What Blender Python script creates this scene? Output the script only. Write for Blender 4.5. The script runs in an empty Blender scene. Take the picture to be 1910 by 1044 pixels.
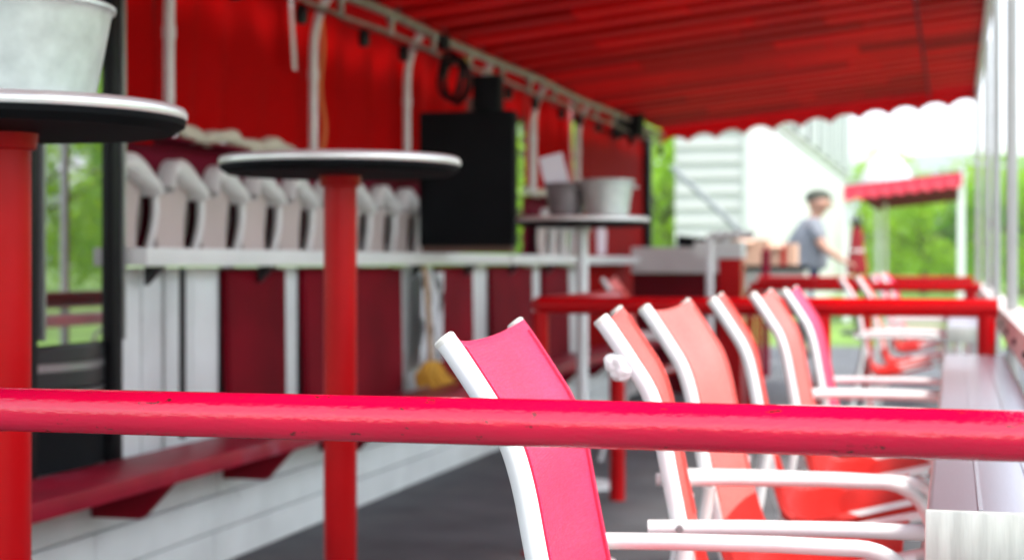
import bpy, bmesh, math, random
from mathutils import Vector, Matrix, noise as mnoise

random.seed(7)
R = math.radians
SC = bpy.context.scene
COL = SC.collection

# ------------------------------------------------------------------ camera
YAW = math.atan2(825, 3060)
cd = bpy.data.cameras.new('camera')
cam = bpy.data.objects.new('camera', cd)
COL.objects.link(cam)
cam.location = (0, 0, 1.0)
cam.rotation_euler = (R(90), 0, YAW)
cd.sensor_width = 36
cd.lens = 3060 / 1910 * 36
cd.shift_y = -32 / 1910
cd.clip_start = 0.05
cd.clip_end = 6000
cd.dof.use_dof = True
cd.dof.focus_distance = 1.72
cd.dof.aperture_fstop = 4.9
cd.dof.aperture_blades = 7
SC.camera = cam

# ------------------------------------------------------------------ sky, sun, exposure
SUN_EL, SUN_AZ = 58, 108          # azimuth measured from +Y towards +X
w = bpy.data.worlds.new('World')
SC.world = w
w.use_nodes = True
nt = w.node_tree
sky = nt.nodes.new('ShaderNodeTexSky')
sky.sky_type = 'NISHITA'
sky.sun_disc = False
sky.sun_elevation = R(SUN_EL)
sky.sun_rotation = R(SUN_AZ)
sky.air_density = 1.0
sky.dust_density = 1.0
sky.ozone_density = 1.0
nt.nodes['Background'].inputs[1].default_value = 0.15
hs = nt.nodes.new('ShaderNodeHueSaturation')       # thin white overcast: less blue than a clear sky
hs.inputs['Saturation'].default_value = 0.45
nt.links.new(sky.outputs[0], hs.inputs['Color'])
nt.links.new(hs.outputs[0], nt.nodes['Background'].inputs[0])
sl = bpy.data.lights.new('sun', 'SUN')
sun = bpy.data.objects.new('sun', sl)
COL.objects.link(sun)
sl.energy = 1.5
sl.angle = R(12)
sl.color = (1.0, 0.95, 0.88)
dv = Vector((math.sin(R(SUN_AZ)) * math.cos(R(SUN_EL)), math.cos(R(SUN_AZ)) * math.cos(R(SUN_EL)), math.sin(R(SUN_EL))))
sun.rotation_euler = dv.to_track_quat('Z', 'Y').to_euler()
sun.location = (6, 2, 12)
vs = SC.view_settings
vs.view_transform = 'Standard'
vs.look = 'None'
vs.gamma = 1
vs.exposure = 2.1
vs.use_curve_mapping = False

# ------------------------------------------------------------------ materials
MATS = {}
def mat(name, base, rough=0.5, metal=0.0, spec=0.5, var=0.12, vscale=6.0, bump=0.0, bscale=40.0, transl=0.0,
        rnd=0.0, dirt=None, dscale=9.0, dlo=0.62, dhi=0.72, stretch=None, coat=0.0, rvar=0.0, weave=0.0, tcol=None):
    if name in MATS:
        return MATS[name]
    m = bpy.data.materials.new(name)
    m.use_nodes = True
    t = m.node_tree
    N, L = t.nodes, t.links
    b = N['Principled BSDF']
    out = N['Material Output']
    tc = N.new('ShaderNodeTexCoord')
    mp = N.new('ShaderNodeMapping')
    L.new(tc.outputs['Object'], mp.inputs[0])
    if stretch:
        mp.inputs['Scale'].default_value = stretch
    nz = N.new('ShaderNodeTexNoise')
    nz.inputs['Scale'].default_value = vscale
    nz.inputs['Detail'].default_value = 6
    L.new(mp.outputs[0], nz.inputs[0])
    mr = N.new('ShaderNodeMapRange')
    mr.inputs[1].default_value = 0.3
    mr.inputs[2].default_value = 0.7
    mr.inputs[3].default_value = 1 - var
    mr.inputs[4].default_value = 1 + var
    L.new(nz.outputs[0], mr.inputs[0])
    val = mr.outputs[0]
    if rnd:
        oi = N.new('ShaderNodeObjectInfo')
        m2 = N.new('ShaderNodeMapRange')
        m2.inputs[3].default_value = 1 - rnd
        m2.inputs[4].default_value = 1 + rnd
        L.new(oi.outputs['Random'], m2.inputs[0])
        mm = N.new('ShaderNodeMath'); mm.operation = 'MULTIPLY'
        L.new(val, mm.inputs[0]); L.new(m2.outputs[0], mm.inputs[1])
        val = mm.outputs[0]
    vm = N.new('ShaderNodeVectorMath'); vm.operation = 'SCALE'
    vm.inputs[0].default_value = base[:3]
    L.new(val, vm.inputs['Scale'])
    colour = vm.outputs[0]
    if dirt:
        dn = N.new('ShaderNodeTexNoise')
        dn.inputs['Scale'].default_value = dscale
        dn.inputs['Detail'].default_value = 8
        dn.inputs['Roughness'].default_value = 0.65
        L.new(mp.outputs[0], dn.inputs[0])
        dr = N.new('ShaderNodeMapRange')
        dr.inputs[1].default_value = dlo
        dr.inputs[2].default_value = dhi
        L.new(dn.outputs[0], dr.inputs[0])
        mx = N.new('ShaderNodeMix'); mx.data_type = 'RGBA'
        L.new(dr.outputs[0], mx.inputs[0])
        L.new(colour, mx.inputs[6])
        mx.inputs[7].default_value = (*dirt, 1)
        colour = mx.outputs[2]
    L.new(colour, b.inputs['Base Color'])
    b.inputs['Roughness'].default_value = rough
    if rvar:
        rr = N.new('ShaderNodeMapRange')
        rr.inputs[1].default_value = 0.3; rr.inputs[2].default_value = 0.7
        rr.inputs[3].default_value = max(0.03, rough - rvar); rr.inputs[4].default_value = rough + rvar
        L.new(nz.outputs[0], rr.inputs[0]); L.new(rr.outputs[0], b.inputs['Roughness'])
    b.inputs['Metallic'].default_value = metal
    b.inputs['Specular IOR Level'].default_value = spec
    if coat:
        b.inputs['Coat Weight'].default_value = coat
        b.inputs['Coat Roughness'].default_value = 0.12
    if bump or weave:
        bn = N.new('ShaderNodeTexNoise')
        bn.inputs['Scale'].default_value = bscale
        bn.inputs['Detail'].default_value = 4
        L.new(mp.outputs[0], bn.inputs[0])
        bp = N.new('ShaderNodeBump')
        bp.inputs['Strength'].default_value = bump if bump else 0.05
        bp.inputs['Distance'].default_value = 0.01
        L.new(bn.outputs[0], bp.inputs['Height'])
        nrm = bp.outputs[0]
        if weave:
            wv = N.new('ShaderNodeTexWave')
            wv.wave_type = 'BANDS'; wv.bands_direction = 'Z'
            wv.inputs['Scale'].default_value = 90
            wv.inputs['Distortion'].default_value = 0.6
            L.new(tc.outputs['Object'], wv.inputs[0])
            wy = N.new('ShaderNodeTexWave')
            wy.wave_type = 'BANDS'; wy.bands_direction = 'Y'
            wy.inputs['Scale'].default_value = 90
            L.new(tc.outputs['Object'], wy.inputs[0])
            ad = N.new('ShaderNodeMath'); ad.operation = 'ADD'
            L.new(wv.outputs['Fac'], ad.inputs[0]); L.new(wy.outputs['Fac'], ad.inputs[1])
            b2 = N.new('ShaderNodeBump')
            b2.inputs['Strength'].default_value = weave
            b2.inputs['Distance'].default_value = 0.002
            L.new(ad.outputs[0], b2.inputs['Height'])
            L.new(nrm, b2.inputs['Normal'])
            nrm = b2.outputs[0]
        L.new(nrm, b.inputs['Normal'])
    if transl:
        tr = N.new('ShaderNodeBsdfTranslucent')
        if tcol:
            tr.inputs[0].default_value = (*tcol, 1)
        else:
            L.new(colour, tr.inputs[0])
        ms = N.new('ShaderNodeMixShader')
        ms.inputs[0].default_value = transl
        L.new(b.outputs[0], ms.inputs[1]); L.new(tr.outputs[0], ms.inputs[2])
        L.new(ms.outputs[0], out.inputs[0])
    MATS[name] = m
    return m

RED = (0.58, 0.004, 0.012)
M_rail = mat('red_gloss_paint', (0.56, 0.001, 0.034), 0.12, spec=0.75, var=0.12, vscale=14, bump=0.10, bscale=260, dirt=(0.10, 0.012, 0.012), dscale=95, dlo=0.63, dhi=0.65, stretch=(0.45, 1, 1), rvar=0.05)
M_red = mat('red_paint', (0.40, 0.0008, 0.003), 0.3, spec=0.12, var=0.15, vscale=5, bump=0.06, bscale=30, dirt=(0.16, 0.02, 0.02), dscale=10, dlo=0.68, dhi=0.8)
M_redmetal = mat('red_roof_paint', (0.46, 0.001, 0.003), 0.6, spec=0.06, var=0.18, vscale=2.0, rnd=0.6, transl=0.24, tcol=(0.85, 0.001, 0.004))
M_redgloss = mat('maroon_roof_paint', (0.13, 0.020, 0.045), 0.55, spec=0.12, var=0.14, vscale=2.0, rnd=0.7, transl=0.06, tcol=(0.6, 0.02, 0.04))
M_maroon = mat('maroon_board_paint', (0.15, 0.003, 0.018), 0.7, spec=0.06, var=0.2, vscale=4, bump=0.05)
M_maroonb = mat('maroon_panel_paint', (0.16, 0.001, 0.008), 0.7, spec=0.06, var=0.25, vscale=3, rnd=0.2)
M_white = mat('white_frame_paint', (0.68, 0.69, 0.68), 0.3, var=0.05, vscale=12, dirt=(0.45, 0.42, 0.38), dscale=30, dlo=0.64, dhi=0.70, bump=0.03, bscale=60)
M_cap2 = mat('ivory_plastic_cap', (0.60, 0.59, 0.54), 0.45, var=0.08)
M_whitew = mat('white_board_paint', (0.66, 0.70, 0.68), 0.55, var=0.10, vscale=4, dirt=(0.33, 0.35, 0.34), dscale=12, dlo=0.64, dhi=0.80, bump=0.12, bscale=25, rnd=0.06)
M_counter = mat('white_counter_paint', (0.72, 0.75, 0.73), 0.4, var=0.06, vscale=3)
M_pale = mat('pale_pink_panel', (0.50, 0.42, 0.40), 0.6, var=0.10, vscale=2)
M_post = mat('post_paint', (0.34, 0.355, 0.345), 0.4, var=0.08)
M_gapshade = mat('grey_brown_gap_shade', (0.13, 0.11, 0.10), 0.6, var=0.15)  # shadow of the gaps between the curved backs, put into a colour
M_pole = mat('grey_white_pole', (0.62, 0.58, 0.58), 0.35, var=0.12, vscale=7, bump=0.04)
M_pipe = mat('grey_galvanised_pipe', (0.30, 0.26, 0.24), 0.4, metal=0.35, var=0.3, vscale=14, bump=0.1)
M_galv = mat('galvanised_steel', (0.56, 0.60, 0.58), 0.5, metal=0.55, var=0.13, vscale=26, bump=0.05, bscale=60)
M_galvd = mat('dark_galvanised_steel', (0.24, 0.22, 0.23), 0.45, metal=0.5, var=0.2, vscale=18)
M_alu = mat('brushed_aluminium', (0.44, 0.43, 0.48), 0.28, metal=0.7, var=0.03, vscale=16, stretch=(30, 1, 30))
M_aluend = mat('aluminium_end_cap', (0.60, 0.63, 0.58), 0.5, metal=0.5, var=0.16, vscale=14, stretch=(6, 6, 0.6), bump=0.06, bscale=40)
M_chrome = mat('polished_rim', (0.80, 0.80, 0.78), 0.3, metal=0.5, var=0.05)
M_black = mat('black_plastic', (0.007, 0.007, 0.008), 0.4, spec=0.15, var=0.2, bump=0.03)
M_blackm = mat('matt_black_board', (0.006, 0.007, 0.008), 0.7, spec=0.08, var=0.2)
M_grey = mat('dark_grey_plastic', (0.030, 0.032, 0.032), 0.35, spec=0.3, var=0.15)
M_steel = mat('grey_steel_trim', (0.32, 0.33, 0.33), 0.3, metal=0.6, var=0.15)
M_curtain = mat('red_curtain_cloth', (0.42, 0.0006, 0.001), 0.8, spec=0.04, var=0.12, vscale=2.5, transl=0.45, tcol=(0.8, 0.0006, 0.001), stretch=(1, 1, 0.25), bump=0.05)
M_cream = mat('cream_tarp', (0.55, 0.52, 0.42), 0.7, var=0.2, vscale=9, bump=0.2)
M_orange = mat('orange_strap', (0.55, 0.10, 0.01), 0.6)
M_yellow = mat('yellow_rag', (0.60, 0.32, 0.03), 0.8, var=0.25, vscale=18, bump=0.3)
M_wood = mat('broom_wood', (0.50, 0.33, 0.18), 0.5, var=0.2)
M_peach = mat('cardboard_box', (0.62, 0.38, 0.26), 0.7, var=0.08)
M_paper = mat('white_paper', (0.80, 0.81, 0.88), 0.6, var=0.02)
M_asphalt = mat('asphalt', (0.090, 0.095, 0.10), 0.8, var=0.3, vscale=3, bump=0.5, bscale=160, dirt=(0.11, 0.11, 0.11), dscale=2.5, dlo=0.5, dhi=0.7)
M_lawn = mat('lawn_grass', (0.13, 0.24, 0.025), 0.85, var=0.35, vscale=0.4, bump=0.4, bscale=8)
M_deck = mat('grey_deck_boards', (0.10, 0.095, 0.09), 0.7, var=0.2, vscale=5)
M_siding = mat('white_siding', (0.44, 0.44, 0.43), 0.5, var=0.04, vscale=2)
M_wallw = mat('white_wall_panel', (0.55, 0.56, 0.55), 0.5, var=0.03, vscale=1)
M_rib = mat('grey_ribbed_metal', (0.20, 0.22, 0.21), 0.45, var=0.10)
M_rib2 = mat('pale_ribbed_metal', (0.42, 0.45, 0.44), 0.45, var=0.06)
M_hill = mat('hill_woodland', (0.06, 0.10, 0.05), 0.9, var=0.3, vscale=0.02)
M_trunk = mat('bark', (0.10, 0.075, 0.05), 0.85, var=0.3, vscale=8, bump=0.4)
M_leaf = mat('leaf_green', (0.19, 0.36, 0.02), 0.55, var=0.45, vscale=0.9, transl=0.45, tcol=(0.50, 0.75, 0.03), rnd=0.2)
M_leaf2 = mat('leaf_deep_green', (0.10, 0.26, 0.03), 0.55, var=0.4, vscale=0.9, transl=0.4, tcol=(0.28, 0.60, 0.05), rnd=0.2)
M_tshirt = mat('grey_cotton', (0.20, 0.21, 0.235), 0.85, var=0.06, bump=0.1)
M_skin = mat('skin', (0.50, 0.26, 0.18), 0.5, var=0.06)
M_hair = mat('dark_hair', (0.02, 0.015, 0.012), 0.6)
M_cap = mat('olive_cap_cloth', (0.06, 0.065, 0.045), 0.8, var=0.15)
M_jeans = mat('blue_jeans', (0.05, 0.07, 0.13), 0.85, var=0.15)
M_redcloth = mat('red_cotton', (0.26, 0.004, 0.01), 0.85, var=0.1)
M_farred = mat('far_awning_red', (0.50, 0.008, 0.03), 0.6, var=0.08, transl=0.15)
M_canopy = mat('white_canvas', (0.84, 0.85, 0.86), 0.7, var=0.03, transl=0.3)

def glass_mat():
    m = bpy.data.materials.new('cooler_door_glass')
    m.use_nodes = True
    b = m.node_tree.nodes['Principled BSDF']
    b.inputs['Base Color'].default_value = (0.02, 0.025, 0.025, 1)
    b.inputs['Roughness'].default_value = 0.015
    b.inputs['Specular IOR Level'].default_value = 1.0
    b.inputs['IOR'].default_value = 2.9
    n = m.node_tree.nodes.new('ShaderNodeTexNoise')
    n.inputs['Scale'].default_value = 1.3
    bp = m.node_tree.nodes.new('ShaderNodeBump')
    bp.inputs['Strength'].default_value = 0.008
    m.node_tree.links.new(n.outputs[0], bp.inputs['Height'])
    m.node_tree.links.new(bp.outputs[0], b.inputs['Normal'])
    return m
M_glass = glass_mat()

def sling_mat(name, col, tcol):
    m = mat(name, col, 0.55, var=0.13, vscale=5, bump=0.12, bscale=18, transl=0.30, tcol=tcol, weave=0.22, spec=0.4)
    return add_grain(m)
M_slA = None
def add_grain(m):
    N, Lk = m.node_tree.nodes, m.node_tree.links
    tc = N['Texture Coordinate']
    n1 = N.new('ShaderNodeTexNoise'); n1.inputs['Scale'].default_value = 260; n1.inputs['Detail'].default_value = 2
    mp = N.new('ShaderNodeMapping'); mp.inputs['Scale'].default_value = (1.0, 0.25, 1.6)
    Lk.new(tc.outputs['Object'], mp.inputs[0]); Lk.new(mp.outputs[0], n1.inputs[0])
    mr = N.new('ShaderNodeMapRange')
    mr.inputs[1].default_value = 0.35; mr.inputs[2].default_value = 0.65; mr.inputs[3].default_value = 0.80; mr.inputs[4].default_value = 1.14
    Lk.new(n1.outputs[0], mr.inputs[0])
    b = N['Principled BSDF']
    src = b.inputs['Base Color'].links[0].from_socket
    vm = N.new('ShaderNodeVectorMath'); vm.operation = 'SCALE'
    Lk.new(src, vm.inputs[0]); Lk.new(mr.outputs[0], vm.inputs['Scale'])
    Lk.new(vm.outputs[0], b.inputs['Base Color'])
    return m
M_slA = sling_mat('rose_sling', (0.78, 0.05, 0.14), (0.9, 0.04, 0.11))
M_slB = sling_mat('coral_sling', (0.84, 0.15, 0.125), (0.95, 0.09, 0.04))
M_slC = sling_mat('hot_pink_sling', (0.84, 0.10, 0.20), (0.95, 0.08, 0.2))
M_slD = sling_mat('salmon_sling', (0.86, 0.21, 0.18), (0.95, 0.10, 0.06))

# ------------------------------------------------------------------ mesh helpers
def mesh_of(name, bm, smooth=False):
    me = bpy.data.meshes.new(name)
    bmesh.ops.recalc_face_normals(bm, faces=bm.faces)
    bm.to_mesh(me)
    bm.free()
    if smooth:
        for p in me.polygons:
            p.use_smooth = True
    return me

def link(name, me, m, parent=None, loc=(0, 0, 0), rot=(0, 0, 0)):
    o = bpy.data.objects.new(name, me)
    COL.objects.link(o)
    if m is not None and not me.materials:
        me.materials.append(m)
    o.location = loc
    o.rotation_euler = rot
    if parent:
        o.parent = parent
    return o

def obj(name, bm, m, parent=None, smooth=False, loc=(0, 0, 0), rot=(0, 0, 0)):
    o = link(name, mesh_of(name, bm, smooth), m, parent, loc, rot)
    if smooth == 'auto':
        pass
    return o

def tag(o, label, cat, group=None, kind=None):
    o['label'] = label
    if cat: o['category'] = cat
    if group: o['group'] = group
    if kind: o['kind'] = kind
    return o

def thing(name, label, cat, loc=(0, 0, 0), rz=0, group=None):
    o = bpy.data.objects.new(name, None)
    COL.objects.link(o)
    o.empty_display_size = 0.1
    o.location = loc
    o.rotation_euler = (0, 0, rz)
    return tag(o, label, cat, group)

def struct(name, bm, m, loc=(0, 0, 0)):
    o = obj(name, bm, m, loc=loc)
    o['kind'] = 'structure'
    return o

def copy_tree(o, parent=None):
    c = o.copy()
    COL.objects.link(c)
    c.parent = parent
    for ch in list(o.children):
        copy_tree(ch, c)
    return c

def B():
    return bmesh.new()

def box(bm, x0, x1, y0, y1, z0, z1, bev=0.0, seg=2):
    r = bmesh.ops.create_cube(bm, size=1)
    vs_ = r['verts']
    for v in vs_:
        v.co = Vector(((x0 + x1) / 2 + v.co.x * (x1 - x0), (y0 + y1) / 2 + v.co.y * (y1 - y0), (z0 + z1) / 2 + v.co.z * (z1 - z0)))
    if bev:
        es = set()
        for v in vs_:
            es.update(v.link_edges)
        bmesh.ops.bevel(bm, geom=list(es), offset=bev, segments=seg, profile=0.6, affect='EDGES')
    return bm

def tube(bm, pts, r, n=12, cap=True, closed=False):
    pts = [Vector(p) for p in pts]
    rs = r if isinstance(r, (list, tuple)) else [r] * len(pts)
    rings = []
    prev = None
    K = len(pts)
    for i, p in enumerate(pts):
        if closed:
            t = (pts[(i + 1) % K] - pts[i - 1]).normalized()
        elif i == 0:
            t = (pts[1] - p).normalized()
        elif i == K - 1:
            t = (p - pts[i - 1]).normalized()
        else:
            t = ((pts[i + 1] - p).normalized() + (p - pts[i - 1]).normalized()).normalized()
        if prev is None:
            a = Vector((0, 0, 1)) if abs(t.z) < 0.9 else Vector((0, 1, 0))
            u = (a - t * a.dot(t)).normalized()
        else:
            u = (prev - t * prev.dot(t)).normalized()
        prev = u
        v = t.cross(u)
        rings.append([bm.verts.new(p + (u * math.cos(2 * math.pi * k / n) + v * math.sin(2 * math.pi * k / n)) * rs[i]) for k in range(n)])
    for i in range(K if closed else K - 1):
        a, b = rings[i], rings[(i + 1) % K]
        for k in range(n):
            bm.faces.new((a[k], a[(k + 1) % n], b[(k + 1) % n], b[k]))
    if cap and not closed:
        bm.faces.new(rings[0]); bm.faces.new(rings[-1])
    return bm

def smooth_path(pts, sub=5):
    """Catmull-Rom through pts."""
    P = [Vector(p) for p in pts]
    P = [P[0] * 2 - P[1]] + P + [P[-1] * 2 - P[-2]]
    out = []
    for i in range(1, len(P) - 2):
        for k in range(sub):
            t = k / sub
            a, b, c, d = P[i - 1], P[i], P[i + 1], P[i + 2]
            out.append(0.5 * ((2 * b) + (c - a) * t + (2 * a - 5 * b + 4 * c - d) * t * t + (3 * b - a - 3 * c + d) * t ** 3))
    out.append(P[-2])
    return out

def lathe(bm, prof, n=32, c=(0, 0, 0)):
    rings = []
    for r, z in prof:
        if r < 1e-5:
            rings.append([bm.verts.new((c[0], c[1], c[2] + z))])
        else:
            rings.append([bm.verts.new((c[0] + r * math.cos(2 * math.pi * k / n), c[1] + r * math.sin(2 * math.pi * k / n), c[2] + z)) for k in range(n)])
    for a, b in zip(rings, rings[1:]):
        for k in range(n):
            if len(a) == 1 and len(b) == 1:
                continue
            if len(a) == 1:
                bm.faces.new((a[0], b[k], b[(k + 1) % n]))
            elif len(b) == 1:
                bm.faces.new((a[k], a[(k + 1) % n], b[0]))
            else:
                bm.faces.new((a[k], a[(k + 1) % n], b[(k + 1) % n], b[k]))
    return bm

def prism(bm, poly, axis, a0, a1):
    """poly: 2-D outline; axis 'x' -> poly is (y,z), 'y' -> (x,z), 'z' -> (x,y)."""
    def p3(p, a):
        return {'x': (a, p[0], p[1]), 'y': (p[0], a, p[1]), 'z': (p[0], p[1], a)}[axis]
    A = [bm.verts.new(p3(p, a0)) for p in poly]
    Bv = [bm.verts.new(p3(p, a1)) for p in poly]
    n = len(poly)
    bm.faces.new(A); bm.faces.new(Bv)
    for i in range(n):
        bm.faces.new((A[i], A[(i + 1) % n], Bv[(i + 1) % n], Bv[i]))
    return bm

def sheet(bm, grid, thick=None):
    """grid[i][j] of points -> quads; optional solidify along normals."""
    V = [[bm.verts.new(p) for p in row] for row in grid]
    fs = []
    for i in range(len(V) - 1):
        for j in range(len(V[0]) - 1):
            fs.append(bm.faces.new((V[i][j], V[i][j + 1], V[i + 1][j + 1], V[i + 1][j])))
    if thick:
        bm.normal_update()
        Wv = [[bm.verts.new(v.co - v.normal * thick) for v in row] for row in V]
        ni, nj = len(V), len(V[0])
        for i in range(ni - 1):
            for j in range(nj - 1):
                bm.faces.new((Wv[i][j], Wv[i + 1][j], Wv[i + 1][j + 1], Wv[i][j + 1]))
        ring = [(0, j) for j in range(nj)] + [(i, nj - 1) for i in range(1, ni)] + [(ni - 1, j) for j in range(nj - 2, -1, -1)] + [(i, 0) for i in range(ni - 2, 0, -1)]
        for (a, b), (c, d) in zip(ring, ring[1:] + ring[:1]):
            bm.faces.new((V[a][b], Wv[a][b], Wv[c][d], V[c][d]))
    return bm

def autosmooth(o, ang=40):
    me = o.data
    for p in me.polygons:
        p.use_smooth = True
    try:
        me.set_sharp_from_angle(angle=R(ang))
    except Exception:
        pass
    return o

# ------------------------------------------------------------------ ground, hills
bm = B()
n = 60
sheet(bm, [[(-900 + 1800 * j / n, -300 + 2400 * i / n, -0.02) for j in range(n + 1)] for i in range(n + 1)])
struct('lawn_ground', bm, M_lawn)
bm = B()
G = []
for i in range(61):
    row = []
    for j in range(41):
        x, y = -9 + 14 * j / 40, -8 + 28 * i / 60
        row.append((x, y, 0.006 * mnoise.noise(Vector((x * 0.7, y * 0.7, 0)))))
    G.append(row)
sheet(bm, G)
struct('asphalt_ground', bm, M_asphalt)

bm = B()
G = []
for i in range(9):
    row = []
    for j in range(90):
        x = -1500 + 3000 * j / 89
        y = 1500 + 90 * i
        h = (118 + 42 * mnoise.noise(Vector((x * 0.0016, 3.1, 0))) + 18 * mnoise.noise(Vector((x * 0.006, 1.7, 0)))) * math.sin(math.pi * min(1, i / 8 + 0.02))
        row.append((x, y, max(-2, h)))
    G.append(row)
sheet(bm, G)
o = struct('hills', bm, M_hill)
for p in o.data.polygons: p.use_smooth = True

# ------------------------------------------------------------------ front railing and the other pipe railings
def railing(label, x0, x1, y, z, posts, r=0.0215, ret=None, m=M_rail, wob=0.0):
    t = thing('pipe_railing', label, 'railing', ((x0 + x1) / 2, y, 0), group='red pipe railings across the terrace')
    cx_ = (x0 + x1) / 2
    bm = B()
    K = 60
    tube(bm, [(x0 - cx_ + (x1 - x0) * k / K, 0, z + wob * mnoise.noise(Vector((k * 0.13, y, 0)))) for k in range(K + 1)], r, 28)
    autosmooth(obj('top_rail', bm, m, t))
    for px_ in posts:
        bm = B()
        tube(bm, [(px_ - cx_, 0, 0.0), (px_ - cx_, 0, z - r * 0.8)], r * 0.95, 18)
        pp = autosmooth(obj('post', bm, M_red, t))
        bm = B()
        lathe(bm, [(0, 0.012), (0.06, 0.012), (0.065, 0.006), (0.065, 0.0), (0, 0.0)], 24, (px_ - cx_, 0, 0))
        autosmooth(obj('base_plate', bm, M_red, pp))
    if ret:
        bm = B()
        tube(bm, [(x0 - cx_, 0, z), (x0 - cx_, ret - y, z)], r, 18)
        autosmooth(obj('return_rail', bm, m, t))
        bm = B()
        tube(bm, [(x0 - cx_, ret - y, 0), (x0 - cx_, ret - y, z + r * 0.9)], r * 1.1, 18)
        autosmooth(obj('post', bm, M_red, t))
    return t

railing('glossy worn red pipe rail across the whole foreground', -2.0, 1.25, 1.43, 0.856, (-1.95, 1.2), wob=0.001)
railing('red pipe railing just behind the nearest row of sling chairs', -1.374, 0.135, 5.47, 0.855, (-1.374, 0.10, -0.42), r=0.030, ret=6.80, m=M_red)
railing('smaller red pipe railing behind the two farther white framed chairs', -1.20, 0.15, 10.0, 0.857, (-1.2, 0.1, -0.5), r=0.026, m=M_red)
railing('distant red pipe railing nearest the man in grey', -1.60, 0.15, 13.9, 0.862, (-1.6, 0.1), r=0.026, m=M_red)

# ------------------------------------------------------------------ sling chairs
W = 0.47
BACK = [(-0.102, .916), (-0.090, .900), (-0.058, .852), (-0.034, .812), (-0.018, .762), (-0.004, .690), (0.016, .590), (0.036, .505), (0.058, .452), (0.105, .432), (0.19, .445), (0.30, .472), (0.405, .497)]
BP = [(p.x, p.z) for p in smooth_path([(a, 0, b) for a, b in BACK], 4)]

def make_chair(label, m, seat_m):
    t = thing('sling_chair', label, 'chair', group='white framed sling chairs along the ledge')
    for s in (-1, 1):
        y = s * W / 2
        bm = B(); tube(bm, [(a, y, b) for a, b in BP], 0.0125, 14)
        f = autosmooth(obj('side_frame', bm, M_white, t))
        bm = B()
        d = Vector((BP[0][0] - BP[1][0], 0, BP[0][1] - BP[1][1])).normalized()
        p = Vector((BP[0][0], y, BP[0][1]))
        tube(bm, [p - d * 0.002, p + d * 0.003, p + d * 0.0055], [0.0129, 0.0129, 0.0105], 14)
        autosmooth(obj('end_cap', bm, M_cap2, f))
        ya = s * (W / 2 + 0.0262)
        arm = [(-0.035, .622), (0.10, .624), (0.25, .624), (0.335, .622)]
        cxa, cza, rr = 0.350, 0.537, 0.085
        arc = [(cxa + rr * math.sin(R(a)), cza + rr * math.cos(R(a))) for a in range(0, 91, 10)]
        path = arm + arc + [(0.437, .40), (0.440, 0.0)]
        bm = B(); tube(bm, [(a, ya, b) for a, b in path], 0.0115, 14)
        autosmooth(obj('arm_and_front_leg', bm, M_white, t))
        bm = B(); tube(bm, [(0.02, ya, .60), (0.0, ya, .48), (-0.06, ya, .20), (-0.11, ya, 0.0)], 0.0115, 12)
        autosmooth(obj('leg', bm, M_white, t))
        bm = B(); tube(bm, [(0.010, ya + s * 0.0105, .623), (0.010, ya + s * 0.0145, .623)], [0.0062, 0.0045], 10)
        obj('screw', bm, M_steel, t)
        bm = B(); tube(bm, [(0.045, y - s * 0.0, .44), (0.045, ya + s * 0.016, .44)], 0.005, 8)
        obj('bolt', bm, M_steel, t)
    bm = B(); tube(bm, [(0.39, -W / 2, .470), (0.39, W / 2, .470)], 0.010, 12)
    autosmooth(obj('crossbar', bm, M_white, t))
    bm = B(); tube(bm, [(0.05, -W / 2 - 0.02, .36), (0.05, W / 2 + 0.02, .36)], 0.010, 12)
    autosmooth(obj('crossbar', bm, M_white, t))
    # sling: one cloth from the top of the back to the front of the seat
    def cloth(i0, i1, name, mm):
        Gd = []
        for i in range(i0, i1):
            a, b = BP[i]
            a2, b2 = BP[min(i + 1, len(BP) - 1)]; a1, b1 = BP[max(i - 1, 0)]
            tx, tz = a2 - a1, b2 - b1
            l = math.hypot(tx, tz); nx, nz_ = -tz / l, tx / l
            if nx < 0 and b > .45: nx, nz_ = -nx, -nz_
            if b <= .45 and nz_ < 0: nx, nz_ = -nx, -nz_
            row = []
            for j in range(17):
                u = -1 + j / 8
                y = u * W / 2
                sag = (1 - u * u)
                edge = 0.0128 * (abs(u) > 0.93)
                q = 0.004 * sag * math.sin(i * 0.5) * 0.5
                drop = 0.005 * sag * max(0, 1 - (i - i0) / 7) if b > .8 else 0.0
                depth = -0.010 * sag * (1 if b > .45 else 2.2) + 0.010 * (1 - sag) ** 3 + q
                row.append((a + nx * depth + tx / l * drop, y, b + nz_ * depth + tz / l * drop))
            if name == 'seat_sling':
                f_, l_ = row[0], row[-1]
                row = [(a, -W / 2 - 0.006, b - 0.014), (a, -W / 2 - 0.0145, b), (a + nx * 0.011, -W / 2 - 0.008, b + nz_ * 0.0125)] + row + \
                      [(a + nx * 0.011, W / 2 + 0.008, b + nz_ * 0.0125), (a, W / 2 + 0.0145, b), (a, W / 2 + 0.006, b - 0.014)]
            Gd.append(row)
        bm = B(); sheet(bm, Gd, 0.003)
        return autosmooth(obj(name, bm, mm, t), 60)
    k = 28
    bs = cloth(0, k, 'back_sling', m)
    cloth(k - 1, len(BP) - 2, 'seat_sling', seat_m)
    for s in (-1, 1):   # stitched hem bead beside each frame tube
        bm = B()
        tube(bm, [(a + 0.0115, s * (W / 2 - 0.011), b + 0.004) for a, b in BP[3:k - 2]], 0.0028, 6)
        autosmooth(obj('hem', bm, m, bs))
    return t

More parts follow.
